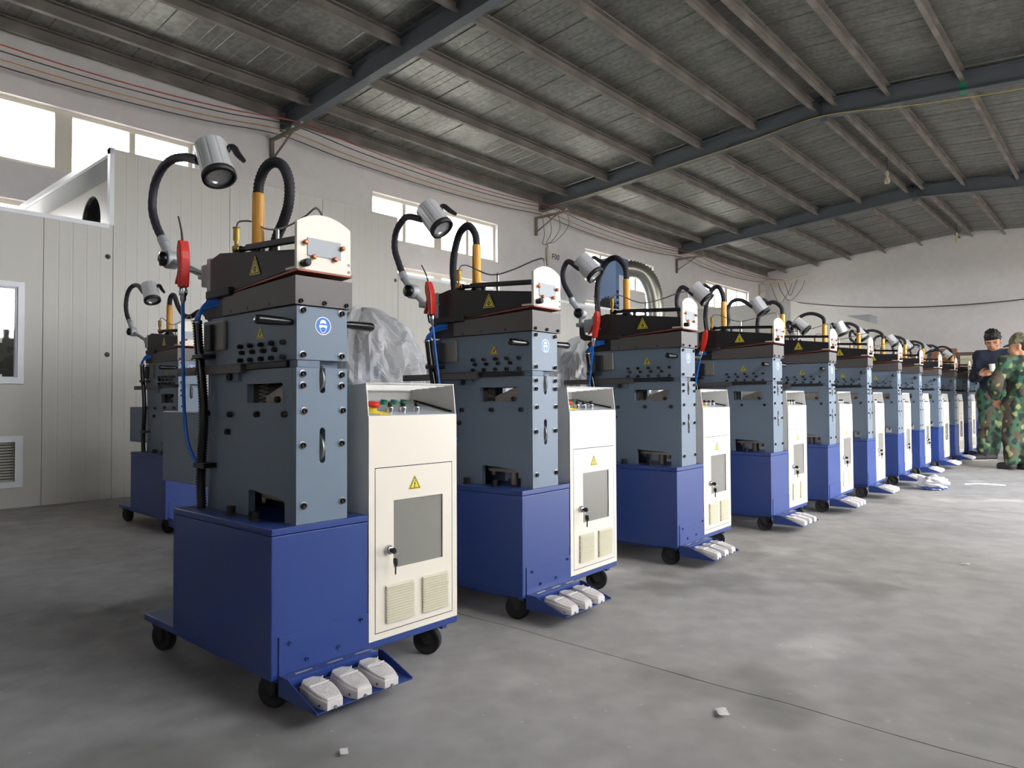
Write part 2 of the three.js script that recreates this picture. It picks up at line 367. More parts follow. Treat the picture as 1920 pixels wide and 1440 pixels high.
const goggleTex = canvasTex(256, 256, (g) => {
  g.fillStyle = '#ffffff'; g.fillRect(0, 0, 256, 256);
  g.fillStyle = '#2f74cc'; g.beginPath(); g.arc(128, 128, 116, 0, 7); g.fill();
  g.strokeStyle = '#f4f8ff'; g.lineWidth = 9; g.fillStyle = '#f4f8ff';
  g.beginPath(); g.moveTo(78, 104); g.quadraticCurveTo(76, 46, 128, 44); g.quadraticCurveTo(180, 46, 178, 104); g.quadraticCurveTo(128, 78, 78, 104); g.fill();
  g.beginPath(); g.moveTo(76, 150); g.quadraticCurveTo(86, 214, 128, 228); g.quadraticCurveTo(170, 214, 180, 150); g.stroke();
  g.beginPath(); g.moveTo(64, 116); g.lineTo(192, 116); g.lineTo(192, 148); g.quadraticCurveTo(160, 164, 144, 146); g.lineTo(112, 146); g.quadraticCurveTo(96, 164, 64, 148); g.closePath(); g.fill();
});
M.signBolt = new THREE.MeshStandardMaterial({ map: triTex('bolt'), roughness: 0.45 });
M.signGear = new THREE.MeshStandardMaterial({ map: triTex('gear'), roughness: 0.45 });
M.signHand = new THREE.MeshStandardMaterial({ map: triTex('hand'), roughness: 0.45 });
M.signGoggle = new THREE.MeshStandardMaterial({ map: goggleTex, roughness: 0.4 });
function fitUV(g) {
  g.computeBoundingBox(); const b = g.boundingBox, p = g.attributes.position, u = g.attributes.uv;
  for (let i = 0; i < p.count; i++) u.setXY(i, (p.getX(i) - b.min.x) / (b.max.x - b.min.x), (p.getY(i) - b.min.y) / (b.max.y - b.min.y));
  return g;
}
// flat printed label standing in (x, y), base centre at 0, facing +z
function triGeo(w, h) { const r = 0.06 * w; const s = new THREE.Shape(); s.moveTo(-w / 2 + r, 0); s.lineTo(w / 2 - r, 0); s.quadraticCurveTo(w / 2, 0, w / 2 - r * 0.5, r); s.lineTo(r * 0.6, h - r * 0.6); s.quadraticCurveTo(0, h, -r * 0.6, h - r * 0.6); s.lineTo(-w / 2 + r * 0.5, r); s.quadraticCurveTo(-w / 2, 0, -w / 2 + r, 0); return fitUV(extr(s, 0.0012)); }
function discGeo(r) { const s = new THREE.Shape(); s.absarc(0, 0, r, 0, Math.PI * 2); return fitUV(extr(s, 0.0012)); }

// ---------------------------------------------------------------- one press machine (local axes: front to +x, row to -z, origin at the front left corner of its base)
const boltGeo = (p, d, r = 0.0075, h = 0.008) => lathe(p, d, [[r * 0.55, h - 0.004], [r * 0.55, h], [r, h - 0.0005], [r, 0]].reverse().concat([[0.001, h - 0.004]]), 14);
const washGeo = (p, d, r = 0.0105) => lathe(p, d, [[r, 0], [r, 0.0014], [0.004, 0.0014]], 16);
const XP = V(1, 0, 0), ZP = V(0, 0, 1), YP = V(0, 1, 0);
const frontBolts = [];
for (const [y, dz] of [[1.044, 0], [0.925, 0], [0.874, 0], [0.843, 0], [0.775, -0.004], [0.684, 0], [0.524, -0.003]]) for (const z of [-0.095, -0.217]) frontBolts.push(V(-0.009, y, z + dz));
const sideScrews = [];
for (const [y, xs] of [[0.96, [-0.299, -0.242, -0.184, -0.127, -0.068]], [0.942, [-0.289, -0.229, -0.17, -0.11]], [0.92, [-0.299, -0.242, -0.183, -0.127, -0.068]]]) for (const x of xs) sideScrews.push(V(x, y, -0.076));
const sideBolts = [[-0.361, 0.763], [-0.205, 0.765], [-0.06, 0.766], [-0.375, 0.712], [-0.094, 0.806]].map(([x, y]) => V(x, y, -0.076));
const headBolts = [V(-0.35, 1.068, -0.07), V(-0.25, 1.068, -0.07), V(-0.13, 1.068, -0.07)];

function buildMachine(near) {
  const g = group('press_machine');
  // trolley platform and casters
  part('platform', [bx(-0.79, -0.001, 0.09, 0.112, -0.655, 0, 0.003), bx(-0.77, -0.02, 0.074, 0.09, -0.05, -0.03), bx(-0.77, -0.02, 0.074, 0.09, -0.625, -0.605)], M.blue, g);
  const wheelGeo = lathe(V(-0.0125, 0, 0), XP, [[0.008, 0], [0.012, 0.0], [0.014, 0.004], [0.028, 0.004], [0.03, 0], [0.039, 0.001], [0.041, 0.004], [0.041, 0.021], [0.039, 0.024], [0.03, 0.025], [0.028, 0.021], [0.014, 0.021], [0.012, 0.025], [0.001, 0.025]], 28);
  const hubGeo = rod(V(-0.017, 0, 0), V(0.017, 0, 0), 0.007, 10);
  const forkGeo = merge([slabZY(poly(mz([[-0.012, -0.006], [0.006, -0.006], [0.035, 0.044], [-0.012, 0.044]])), 0.0175, 0.002), slabZY(poly(mz([[-0.012, -0.006], [0.006, -0.006], [0.035, 0.044], [-0.012, 0.044]])), -0.0155, 0.002), bx(-0.0175, 0.0175, 0.044, 0.049, -0.012, 0.035, 0.001), cyl(V(0, 0.041, 0.02), YP, 0.008, 0.012), ]);
  for (const [x, z, a] of [[-0.058, -0.045, -1.12], [-0.72, -0.035, -1.3], [-0.05, -0.57, -1.05], [-0.72, -0.6, -0.8]]) {
    const c = group('caster', g); c.position.set(x, 0.0445, z); c.scale.setScalar(1.085); c.rotation.y = a;
    part('wheel', wheelGeo, M.rubber, c); part('hub', hubGeo, M.steel, c); part('fork', forkGeo, M.black, c);
  }
  // blue base box with its separate top plate
  part('base_box', bx(-0.575, 0, 0.1, 0.456, -0.3, 0, 0.003), M.blue, g);
  part('base_top', bx(-0.576, 0.001, 0.4575, 0.475, -0.3005, 0.0005, 0.002), M.blue, g);
  // grey column of plates, open windows in both flanks
  const flank = poly([[-0.49, 0.475], [-0.258, 0.475], [-0.258, 0.545], [-0.25, 0.551], [-0.078, 0.539], [-0.066, 0.53], [-0.066, 0.475], [-0.031, 0.475], [-0.031, 0.891], [-0.49, 0.891]],
    [[[-0.268, 0.797], [-0.08, 0.797], [-0.077, 0.8], [-0.077, 0.848], [-0.08, 0.851], [-0.268, 0.851]]]);
  part('column_flank', slabXY(flank, -0.076, 0.02), M.slate, g); part('column_flank', slabXY(flank, -0.216, 0.02), M.slate, g);
  part('column_back', bx(-0.51, -0.491, 0.475, 0.891, -0.236, -0.076, 0.002), M.slate, g);
  const slot = (y0, y1, open) => { const r = 0.009, c = -0.156, o = []; for (let k = 0; k <= 8; k++) o.push([c - r * Math.cos(Math.PI * k / 8), y0 + r - r * Math.sin(Math.PI * k / 8)]); if (open) o.push([c + r, y1], [c - r, y1]); else for (let k = 0; k <= 8; k++) o.push([c + r * Math.cos(Math.PI * k / 8), y1 - r + r * Math.sin(Math.PI * k / 8)]); return o; };
  const fp = poly(mz(rect(-0.236, -0.076, 0.475, 0.891)), [mz(slot(0.822, 0.8905, true)), mz(slot(0.633, 0.729))]);
  part('front_plate', slabZY(fp, -0.009, 0.0215), M.slate, g);
  part('column_core', [bx(-0.45, -0.1, 0.6, 0.78, -0.21, -0.1), bx(-0.49, -0.29, 0.78, 0.888, -0.21, -0.1)], M.dark, g);
  const wedge = slabXY(poly([[-0.215, 0.79], [-0.05, 0.79], [-0.05, 0.86], [-0.085, 0.86], [-0.215, 0.815]]), -0.105, 0.09);
  part('wedge_plate', wedge, M.steelWorn, g);
  part('spring', sweep(Array.from({ length: 61 }, (_, k) => V(-0.245 + 0.012 * Math.cos(k * 0.8), 0.785 + k * 0.0014, -0.115 + 0.012 * Math.sin(k * 0.8))), 0.0022, 6, 160), M.steelWorn, g);
  part('guide_roller', [lathe(V(-0.045, 0.862, -0.163), V(0, 0, 1), [[0.001, 0], [0.043, 0], [0.043, 0.014], [0.001, 0.014]], 40), lathe(V(-0.046, 0.674, -0.163), V(0, 0, 1), [[0.001, 0], [0.043, 0], [0.043, 0.014], [0.001, 0.014]], 40)], M.steel, g);
  part('cylinder_rod', [rod(V(-0.15, 0.475, -0.15), V(-0.15, 0.6, -0.15), 0.02, 18), bx(-0.245, -0.075, 0.526, 0.538, -0.21, -0.1), boltGeo(V(-0.22, 0.526, -0.105), V(0, -1, 0), 0.009, 0.014), boltGeo(V(-0.09, 0.526, -0.105), V(0, -1, 0), 0.009, 0.02)], M.steelWorn, g);
  for (const x of [-0.32, -0.17]) part('anchor_screw', [cyl(V(x, 0.475, x < -0.2 ? -0.055 : -0.05), YP, 0.024, 0.0125, 0.0125, 18), cyl(V(x, 0.4752, x < -0.2 ? -0.055 : -0.05), YP, 0.003, 0.017, 0.017, 18)], M.black, g);
  // gap between column and moving block
  part('spacer_bar', [bx(-0.4, -0.04, 0.891, 0.911, -0.225, -0.12), bx(-0.06, -0.012, 0.891, 0.911, -0.15, -0.08, 0.002), bx(-0.38, -0.3, 0.86, 0.892, -0.076, -0.066, 0.001)], M.slateDark, g);
  part('feed_arm', bx(-0.69, -0.27, 0.884, 0.91, -0.074, -0.056, 0.002), M.plate, g);
  part('side_rail', bx(-0.268, -0.05, 0.892, 0.909, -0.09, -0.07, 0.002), M.black, g);
  // moving block
  part('upper_block', bx(-0.49, -0.009, 0.911, 1.057, -0.236, -0.076, 0.002), M.slate, g);
  part('rear_cover', bx(-0.56, -0.492, 0.905, 1.053, -0.226, -0.084, 0.003), M.slate, g);
  // black cranked handles on both flanks
  const hp = [[0.0001, 0], [0.0075, 0], [0.009, 0.006], [0.0115, 0.03], [0.0125, 0.075], [0.0125, 0.098], [0.0105, 0.104], [0.0001, 0.105]];
  part('lever_grip', lathe(V(-0.03, 1.012, -0.076), ZP, hp, 20), M.gloss, g); part('lever_grip', lathe(V(-0.03, 1.018, -0.236), V(0, 0, -1), hp, 20), M.gloss, g);
  // switch box
  part('switch_cover', bx(-0.48, -0.385, 0.955, 1.045, -0.076, -0.064, 0.006), std('#77756f', 0.3), g);
  part('rocker_switch', bx(-0.487, -0.445, 0.955, 1.035, -0.066, -0.05, 0.003), M.black, g);
  // dark steel plate under the swinging head
  part('steel_plate', slabXY(poly([[-0.40, 1.058], [0, 1.058], [0, 1.134], [-0.34, 1.121], [-0.40, 1.115]]), -0.068, 0.178, 0.0015), M.plate, g);
  for (const z of [-0.083, -0.155, -0.226]) part('plate_screw', boltGeo(V(0, 1.067, z), XP, 0.006, 0.006), M.black, g);
  part('pivot_block', [slabXY(poly([[-0.53, 1.058], [-0.41, 1.058], [-0.36, 1.09], [-0.36, 1.128], [-0.49, 1.142], [-0.55, 1.1]]), -0.075, 0.16), bx(-0.49, -0.34, 1.115, 1.14, -0.08, -0.056, 0.004)], M.head, g);
  // swinging black head with copper underside
  part('press_head', slabXY(poly([[-0.005, 1.154], [-0.005, 1.203], [-0.428, 1.252], [-0.47, 1.243], [-0.49, 1.24], [-0.49, 1.142], [-0.36, 1.126]]), -0.073, 0.165, 0.002), M.head, g);
  part('copper_plate', slabXY(poly([[0.006, 1.146], [0.006, 1.153], [-0.36, 1.1255], [-0.36, 1.1225]]), -0.07, 0.172), M.copper, g);
  // ivory guard with mirror plate and knobs
  const gs = new THREE.Shape(); gs.moveTo(0.066, 1.15); gs.lineTo(0.236, 1.15); gs.lineTo(0.236, 1.277); gs.quadraticCurveTo(0.151, 1.332, 0.066, 1.277); gs.closePath();
  part('guard_plate', [slabZY(gs, 0.006, 0.008, 0.0015), bx(-0.05, 0.004, 1.152, 1.158, -0.235, -0.068), bx(-0.06, 0.003, 1.158, 1.2, -0.2372, -0.2352)], M.ivory, g);
  part('mirror_plate', bx(0.006, 0.0095, 1.189, 1.237, -0.203, -0.097, 0.001), M.mirror, g);
  for (const [z, y] of [[-0.089, 1.222], [-0.114, 1.186], [-0.181, 1.188], [-0.205, 1.222]]) part('knob', lathe(V(0.006, y, z), XP, [[0.0045, 0], [0.0045, 0.004], [0.0068, 0.006], [0.0068, 0.012], [0.0045, 0.0145], [0.0001, 0.0145]], 14), M.knob, g);
  part('guard_stop', lathe(V(0.006, 1.166, -0.086), XP, [[0.0095, 0], [0.0105, 0.01], [0.0105, 0.022], [0.009, 0.026], [0.0001, 0.026]], 18), M.black, g);
  part('guard_stop', [boltGeo(V(0.006, 1.18, -0.229), XP, 0.004, 0.003), boltGeo(V(0.006, 1.16, -0.229), XP, 0.004, 0.003)], M.steel, g);
  // yellow sleeve, its socket and the flat lever to the guard
  part('sleeve_socket', lathe(V(-0.353, 1.238, -0.155), YP, [[0.03, 0], [0.03, 0.012], [0.021, 0.018], [0.021, 0.034], [0.0001, 0.034]], 22), M.head, g);
  part('sleeve', lathe(V(-0.353, 1.268, -0.155), YP, [[0.0001, 0], [0.0185, 0], [0.0185, 0.166], [0.0165, 0.17], [0.0001, 0.17]], 24), M.yellow, g);
  { const a = V(-0.36, 1.267, -0.125), b = V(-0.004, 1.246, -0.125), L = a.distanceTo(b), q = bx(0, L, -0.009, 0.009, -0.008, 0.008, 0.002); q.rotateZ(Math.atan2(b.y - a.y, b.x - a.x)); part('lever_bar', [q.translate(a.x, a.y, a.z), boltGeo(V(-0.4, 1.266, -0.125), V(-1, 0, 0), 0.013, 0.03), cyl(V(-0.4, 1.266, -0.125), XP, 0.05, 0.008), cyl(V(-0.29, 1.235, -0.125), YP, 0.03, 0.008)], M.black, g); }
  // oiler and air fitting on top
  part('oiler', [lathe(V(-0.42, 1.246, -0.12), YP, [[0.006, 0], [0.006, 0.016], [0.013, 0.018], [0.013, 0.032], [0.006, 0.036], [0.006, 0.05], [0.01, 0.052], [0.01, 0.085], [0.012, 0.087], [0.012, 0.092], [0.0001, 0.092]], 14)], M.brass, g);
  part('air_fitting', [lathe(V(-0.24, 1.232, -0.155), YP, [[0.008, 0], [0.008, 0.03], [0.0055, 0.034], [0.0055, 0.075], [0.0001, 0.08]], 14)], M.steel, g);
  // grey cast mount at the rear of the head
  part('lamp_mount', [bx(-0.507, -0.492, 1.15, 1.245, -0.2, -0.085, 0.003), bx(-0.575, -0.507, 1.165, 1.235, -0.165, -0.082, 0.004), bx(-0.52, -0.49, 1.145, 1.247, -0.2, -0.074, 0.003), slabXY(poly([[-0.507, 1.155], [-0.507, 1.24], [-0.58, 1.225], [-0.6, 1.215], [-0.6, 1.19], [-0.575, 1.175]]), -0.12, 0.012), bx(-0.64, -0.57, 1.2, 1.222, -0.145, -0.1, 0.004)], M.cast, g);
  part('hook_plate', slabXY(poly([[-0.50, 1.13], [-0.64, 1.13], [-0.665, 1.145], [-0.672, 1.17], [-0.672, 1.205], [-0.66, 1.225], [-0.63, 1.235], [-0.6, 1.235], [-0.6, 1.21], [-0.635, 1.2], [-0.635, 1.165], [-0.60, 1.155], [-0.50, 1.155]]), -0.185, 0.008, 0.001), M.head, g);
  // corrugated cable conduit with clamps and the blue air lines going in
  const cp = [V(-0.53, 1.045, -0.05), V(-0.516, 0.96, -0.05), V(-0.492, 0.84, -0.05), V(-0.484, 0.74, -0.05), V(-0.496, 0.63, -0.05), V(-0.5, 0.55, -0.05), V(-0.494, 0.476, -0.05)];
  part('cable_conduit', sweep(cp, near ? ripple(0.0135, 0.0016, 0.0085) : 0.0135, near ? 14 : 8, near ? 420 : 40), M.gloss, g);
  part('conduit_clamp', [bx(-0.53, -0.46, 0.932, 0.946, -0.085, -0.034, 0.002), bx(-0.52, -0.45, 0.6, 0.615, -0.085, -0.034, 0.002), boltGeo(V(-0.503, 0.765, -0.076), ZP, 0.009, 0.014)], M.black, g);
  part('conduit_ring', lathe(V(-0.5315, 1.044, -0.05), V(-0.12, 1, 0), [[0.0165, 0], [0.0165, 0.008], [0.012, 0.008]], 16), M.chrome, g);
  for (const d of [-0.008, 0.001, 0.009]) part('air_line', sweep([V(-0.532 + d, 1.035, -0.05), V(-0.525 + d, 1.065, -0.05), V(-0.5 + d, 1.09 + d, -0.055), V(-0.45, 1.104 + d, -0.075), V(-0.41, 1.1 + d, -0.1)], 0.0055, 8, 24), M.tube, g);
  part('valve_block', bx(-0.535, -0.41, 1.058, 1.112, -0.2, -0.1, 0.003), M.black, g);
  // grey box behind
  part('rear_box', bx(-0.95, -0.512, 0.525, 0.768, -0.23, -0.12, 0.004), M.slate, g);
  // ivory control cabinet
  const zl = -0.303, zr = -0.651, side = poly([[-0.34, 0.112], [-0.001, 0.112], [-0.001, 0.757], [-0.012, 0.852], [-0.34, 0.832]]);
  const front = poly(mz(rect(zr, zl, 0.112, 0.757)), [mz(rect(-0.594, -0.388, 0.304, 0.512))]);
  part('cabinet_body', [slabXY(side, zl, 0.003), slabXY(side, zr + 0.003, 0.003), slabZY(front, 0, 0.003), bx(-0.34, -0.337, 0.112, 0.832, zr + 0.003, zl - 0.003), bx(-0.337, -0.003, 0.112, 0.115, zr + 0.003, zl - 0.003)], M.hood, g);
  const cover = slabZY(poly(mz(rect(zr, zl, 0.112, 0.757)), [mz(rect(-0.631, -0.324, 0.130, 0.607))]), 0.0014, 0.0014);
  part('door_seal', slabZY(poly(mz(rect(-0.633, -0.322, 0.128, 0.609)), [mz(rect(-0.622, -0.333, 0.139, 0.598))]), 0.0006, 0.0006), M.dark, g);
  part('cabinet_face', [cover, bx(-0.013, -0.01, 0.852, 0.854, zr, zl)], M.ivory, g);
  part('mounting_plate', [bx(-0.25, -0.246, 0.2, 0.6, zr + 0.02, zl - 0.02)], M.cast, g);
  // hood roof: bars with gaps
  const bar = bx(-0.006, 0.006, -0.0015, 0.0015, zr + 0.003, zl - 0.003);
  for (let k = 0; k < 6; k++) { const x = -0.024 - k * 0.036; part('hood_bar', bar.clone().translate(x, 0.8505 + (x + 0.012) * 0.061, 0), M.hood, g); }
  part('hood_back', bx(-0.225, -0.221, 0.79, 0.84, zr + 0.003, zl - 0.003), M.hood, g);
  const con = bx(-0.222, 0, -0.002, 0.002, zr + 0.003, zl - 0.003); con.rotateZ(-0.19); con.translate(-0.001, 0.757, 0);
  const consolePt = (x, z, up = 0) => V(-0.001 + x * Math.cos(0.19) + up * Math.sin(0.19), 0.757 - x * Math.sin(0.19) + up * Math.cos(0.19), z), UP = V(Math.sin(0.19), Math.cos(0.19), 0);
  part('console_panel', con, M.cast, g);
  const estop = part('emergency_stop', lathe(consolePt(-0.045, -0.352, 0.018), UP, [[0.0001, 0], [0.015, 0], [0.019, 0.006], [0.019, 0.011], [0.014, 0.016], [0.0001, 0.017]], 22), M.red, g);
  part('stop_collar', [lathe(consolePt(-0.045, -0.352, 0.002), UP, [[0.028, 0], [0.028, 0.002], [0.011, 0.0022], [0.011, 0.017], [0.0001, 0.017]], 22), aim(bx(-0.02, 0.02, 0, 0.0015, -0.02, 0.02), consolePt(-0.025, -0.37, 0.002), UP)], M.label, g);
  for (const z of [-0.485, -0.526, -0.566]) part('push_button', lathe(consolePt(-0.165, z, 0.002), UP, [[0.012, 0], [0.012, 0.006], [0.0105, 0.007], [0.0105, 0.014], [0.0001, 0.0145]], 18), M.green, g);
  for (const z of [-0.41, -0.46, -0.514]) { const s = part('selector_switch', lathe(consolePt(-0.04, z, 0.002), UP, [[0.0125, 0], [0.0125, 0.016], [0.0105, 0.02], [0.0001, 0.02]], 18), M.chrome, g); part('knob', lathe(consolePt(-0.04, z, 0.022), UP, [[0.007, 0], [0.008, 0.006], [0.006, 0.01], [0.0001, 0.01]], 12), M.black, s); }
  part('console_gap', (() => { const q = bx(-0.2, -0.02, 0.004, 0.009, zr + 0.004, zr + 0.012); q.rotateZ(-0.19); return q.translate(0, 0.757, 0); })(), M.black, g);
  // door with window, lock, louvres and sign
  const door = part('cabinet_door', slabZY(poly(mz(rect(-0.6285, -0.3265, 0.1325, 0.6045)), [mz(rect(-0.589, -0.393, 0.309, 0.507))]), 0.0015, 0.0015, 0), M.ivory, g);
  part('door_window', bx(-0.004, -0.0022, 0.304, 0.512, -0.594, -0.388), M.acrylic, door);
  part('door_lock', lathe(V(0.0015, 0.366, -0.372), XP, [[0.014, 0], [0.014, 0.008], [0.011, 0.014], [0.005, 0.015], [0.0001, 0.015]], 22), M.chrome, door);
  part('warning_sign', triGeo(0.05, 0.042).rotateY(Math.PI / 2).translate(0.0015, 0.533, -0.474), M.signBolt, door);
  part('cable', sweep([V(-0.05, 0.52, -0.52), V(-0.06, 0.47, -0.535), V(-0.04, 0.42, -0.54), V(-0.03, 0.36, -0.565), V(-0.04, 0.3, -0.57)], 0.003, 6, 24), M.wireRed, g);
  const slatG = slabXY(poly([[0, 0], [0.0105, -0.0055], [0.0105, -0.0068], [0, -0.0072]]), 0, 0.104);
  for (const z of [-0.362, -0.502]) {
    const lg = group('louver_panel', g); lg.position.set(0.0015, 0, z);
    if (near) for (let k = 0; k < 14; k++) { const s = part('louver_slat', slatG, M.louver, lg); s.position.set(0, 0.263 - k * 0.0078, 0); }
    else part('louver_slats', Array.from({ length: 14 }, (_, k) => slatG.clone().translate(0, 0.263 - k * 0.0078, 0)), M.louver, lg);
  }
  // foot pedal tray
  part('tray_plate', [bx(0, 0.0035, 0.1, 0.198, -0.3, -0.02, 0.001)], M.blue, g);
  part('pedal_tray', [bx(0, 0.045, 0.098, 0.102, -0.3, -0.02, 0.001), bx(0.041, 0.045, 0.075, 0.1, -0.3, -0.02, 0.001), bx(0, 0.174, 0.05, 0.0535, -0.318, -0.022, 0.001),
    slabXY(poly([[0, 0.05], [0.173, 0.05], [0.174, 0.056], [0.045, 0.101], [0, 0.101]]), -0.02, 0.003), slabXY(poly([[0.03, 0.05], [0.173, 0.05], [0.174, 0.056], [0.05, 0.1], [0.03, 0.1]]), -0.315, 0.003)], M.blue, g);
  for (const z of [-0.055, -0.15, -0.24]) part('tray_slot', bx(0.016, 0.024, 0.1016, 0.1032, z - 0.05, z, 0.0005), M.steel, g);
  if (near) for (const [y, z] of [[0.178, -0.05], [0.186, -0.275], [0.125, -0.1], [0.13, -0.2]]) part('tray_bolt', boltGeo(V(0.0035, y, z), XP, 0.0055, 0.005), M.blue, g);
  for (const z of [-0.069, -0.157, -0.243]) {
    const p = group('foot_pedal', g); p.position.set(0.056, 0.0535, z);
    const out = new THREE.Shape(); out.moveTo(0.0, -0.016); out.lineTo(0.014, -0.03); out.lineTo(0.06, -0.035); out.quadraticCurveTo(0.1, -0.034, 0.122, -0.022); out.lineTo(0.122, 0.022); out.quadraticCurveTo(0.1, 0.034, 0.06, 0.035); out.lineTo(0.014, 0.03); out.lineTo(0, 0.016); out.closePath();
    const slope = (geo) => { const q = geo.attributes.position; for (let i = 0; i < q.count; i++) { const x = q.getX(i); q.setY(i, q.getY(i) * (x < 0.055 ? 1 - x * 1.2 : 0.934 - (x - 0.055) * 5.2)); } geo.computeVertexNormals(); return geo; };
    const body = extr(out, 0.03, 0.003); body.rotateX(-Math.PI / 2);
    part('housing', slope(body.translate(0, 0.003, 0)), M.pedal, p);
    const tr = extr(out, 0.006, 0.003); tr.rotateX(-Math.PI / 2); tr.scale(0.95, 1, 0.9); tr.translate(0.003, 0.036, 0);
    const ribs = [], rb = (x0, x1, y0, y1, z0, z1) => new THREE.BoxGeometry(x1 - x0, y1 - y0, z1 - z0).translate((x0 + x1) / 2, (y0 + y1) / 2, (z0 + z1) / 2);
    for (let k = 0; k < 7; k++) { const q = rb(-0.0012, 0.0012, 0, 0.0025, -0.015, 0.015); q.rotateY(0.7); ribs.push(q.translate(0.032, 0.0445, -0.02 + k * 0.0066)); }
    for (let k = 0; k < 7; k++) for (let j = 0; j < 6; j++) ribs.push(rb(0.062 + k * 0.007, 0.0655 + k * 0.007, 0.0445, 0.0472, -0.0205 + j * 0.0072, -0.0165 + j * 0.0072));
    part('tread', slope(merge([tr, ...(near ? ribs : []), rb(0.053, 0.0555, 0.0445, 0.048, -0.028, 0.028)])), M.pedal, p);
    if (near) { part('screw', cyl(V(0.1, 0.01, 0.029), ZP, 0.003, 0.0025, 0.0025, 10), M.dark, p); part('screw', cyl(V(0.121, 0.005, 0), XP, 0.006, 0.004, 0.004, 10), M.steel, p); }
  }
  // signs on flank and front
  part('warning_sign', triGeo(0.062, 0.055).translate(-0.213, 1.16, -0.0695), M.signGear, g);
  part('warning_sign', triGeo(0.042, 0.036).translate(-0.193, 0.979, -0.0755), M.signHand, g);
  part('safety_sign', discGeo(0.025).rotateY(Math.PI / 2).translate(-0.0088, 1.006, -0.157), M.signGoggle, g);
  // bolts
  const bl = (name, v, d, r, h, mat) => part(name, boltGeo(V(0, 0, 0), d, r, h), mat, g).position.copy(v);
  if (near) {
    for (const v of frontBolts) { const b = part('bolt', boltGeo(V(0, 0, 0), XP), M.black, g); b.position.copy(v); part('washer', washGeo(V(0, 0, 0), XP), M.washer, b); }
    for (const v of sideScrews) bl('set_screw', v, ZP, 0.0065, 0.013, M.black);
    for (const v of sideBolts) bl('bolt', v, ZP, 0.0085, 0.012, M.black);
    for (const v of headBolts) bl('bolt', v, ZP, 0.005, 0.004, M.black);
    part('bolt', boltGeo(V(-0.345, 0.873, -0.066), ZP, 0.011, 0.01), M.black, g);
  } else {
    const s = (n, list, mat) => { part(n, list, mat, g).userData.kind = 'stuff'; };
    s('bolts', [...frontBolts.map((v) => boltGeo(v, XP)), ...sideScrews.map((v) => boltGeo(v, ZP, 0.0065, 0.013)), ...sideBolts.map((v) => boltGeo(v, ZP, 0.0085, 0.012))], M.black);
    s('washers', frontBolts.map((v) => washGeo(v, XP)), M.washer);
  }
  return g;
}
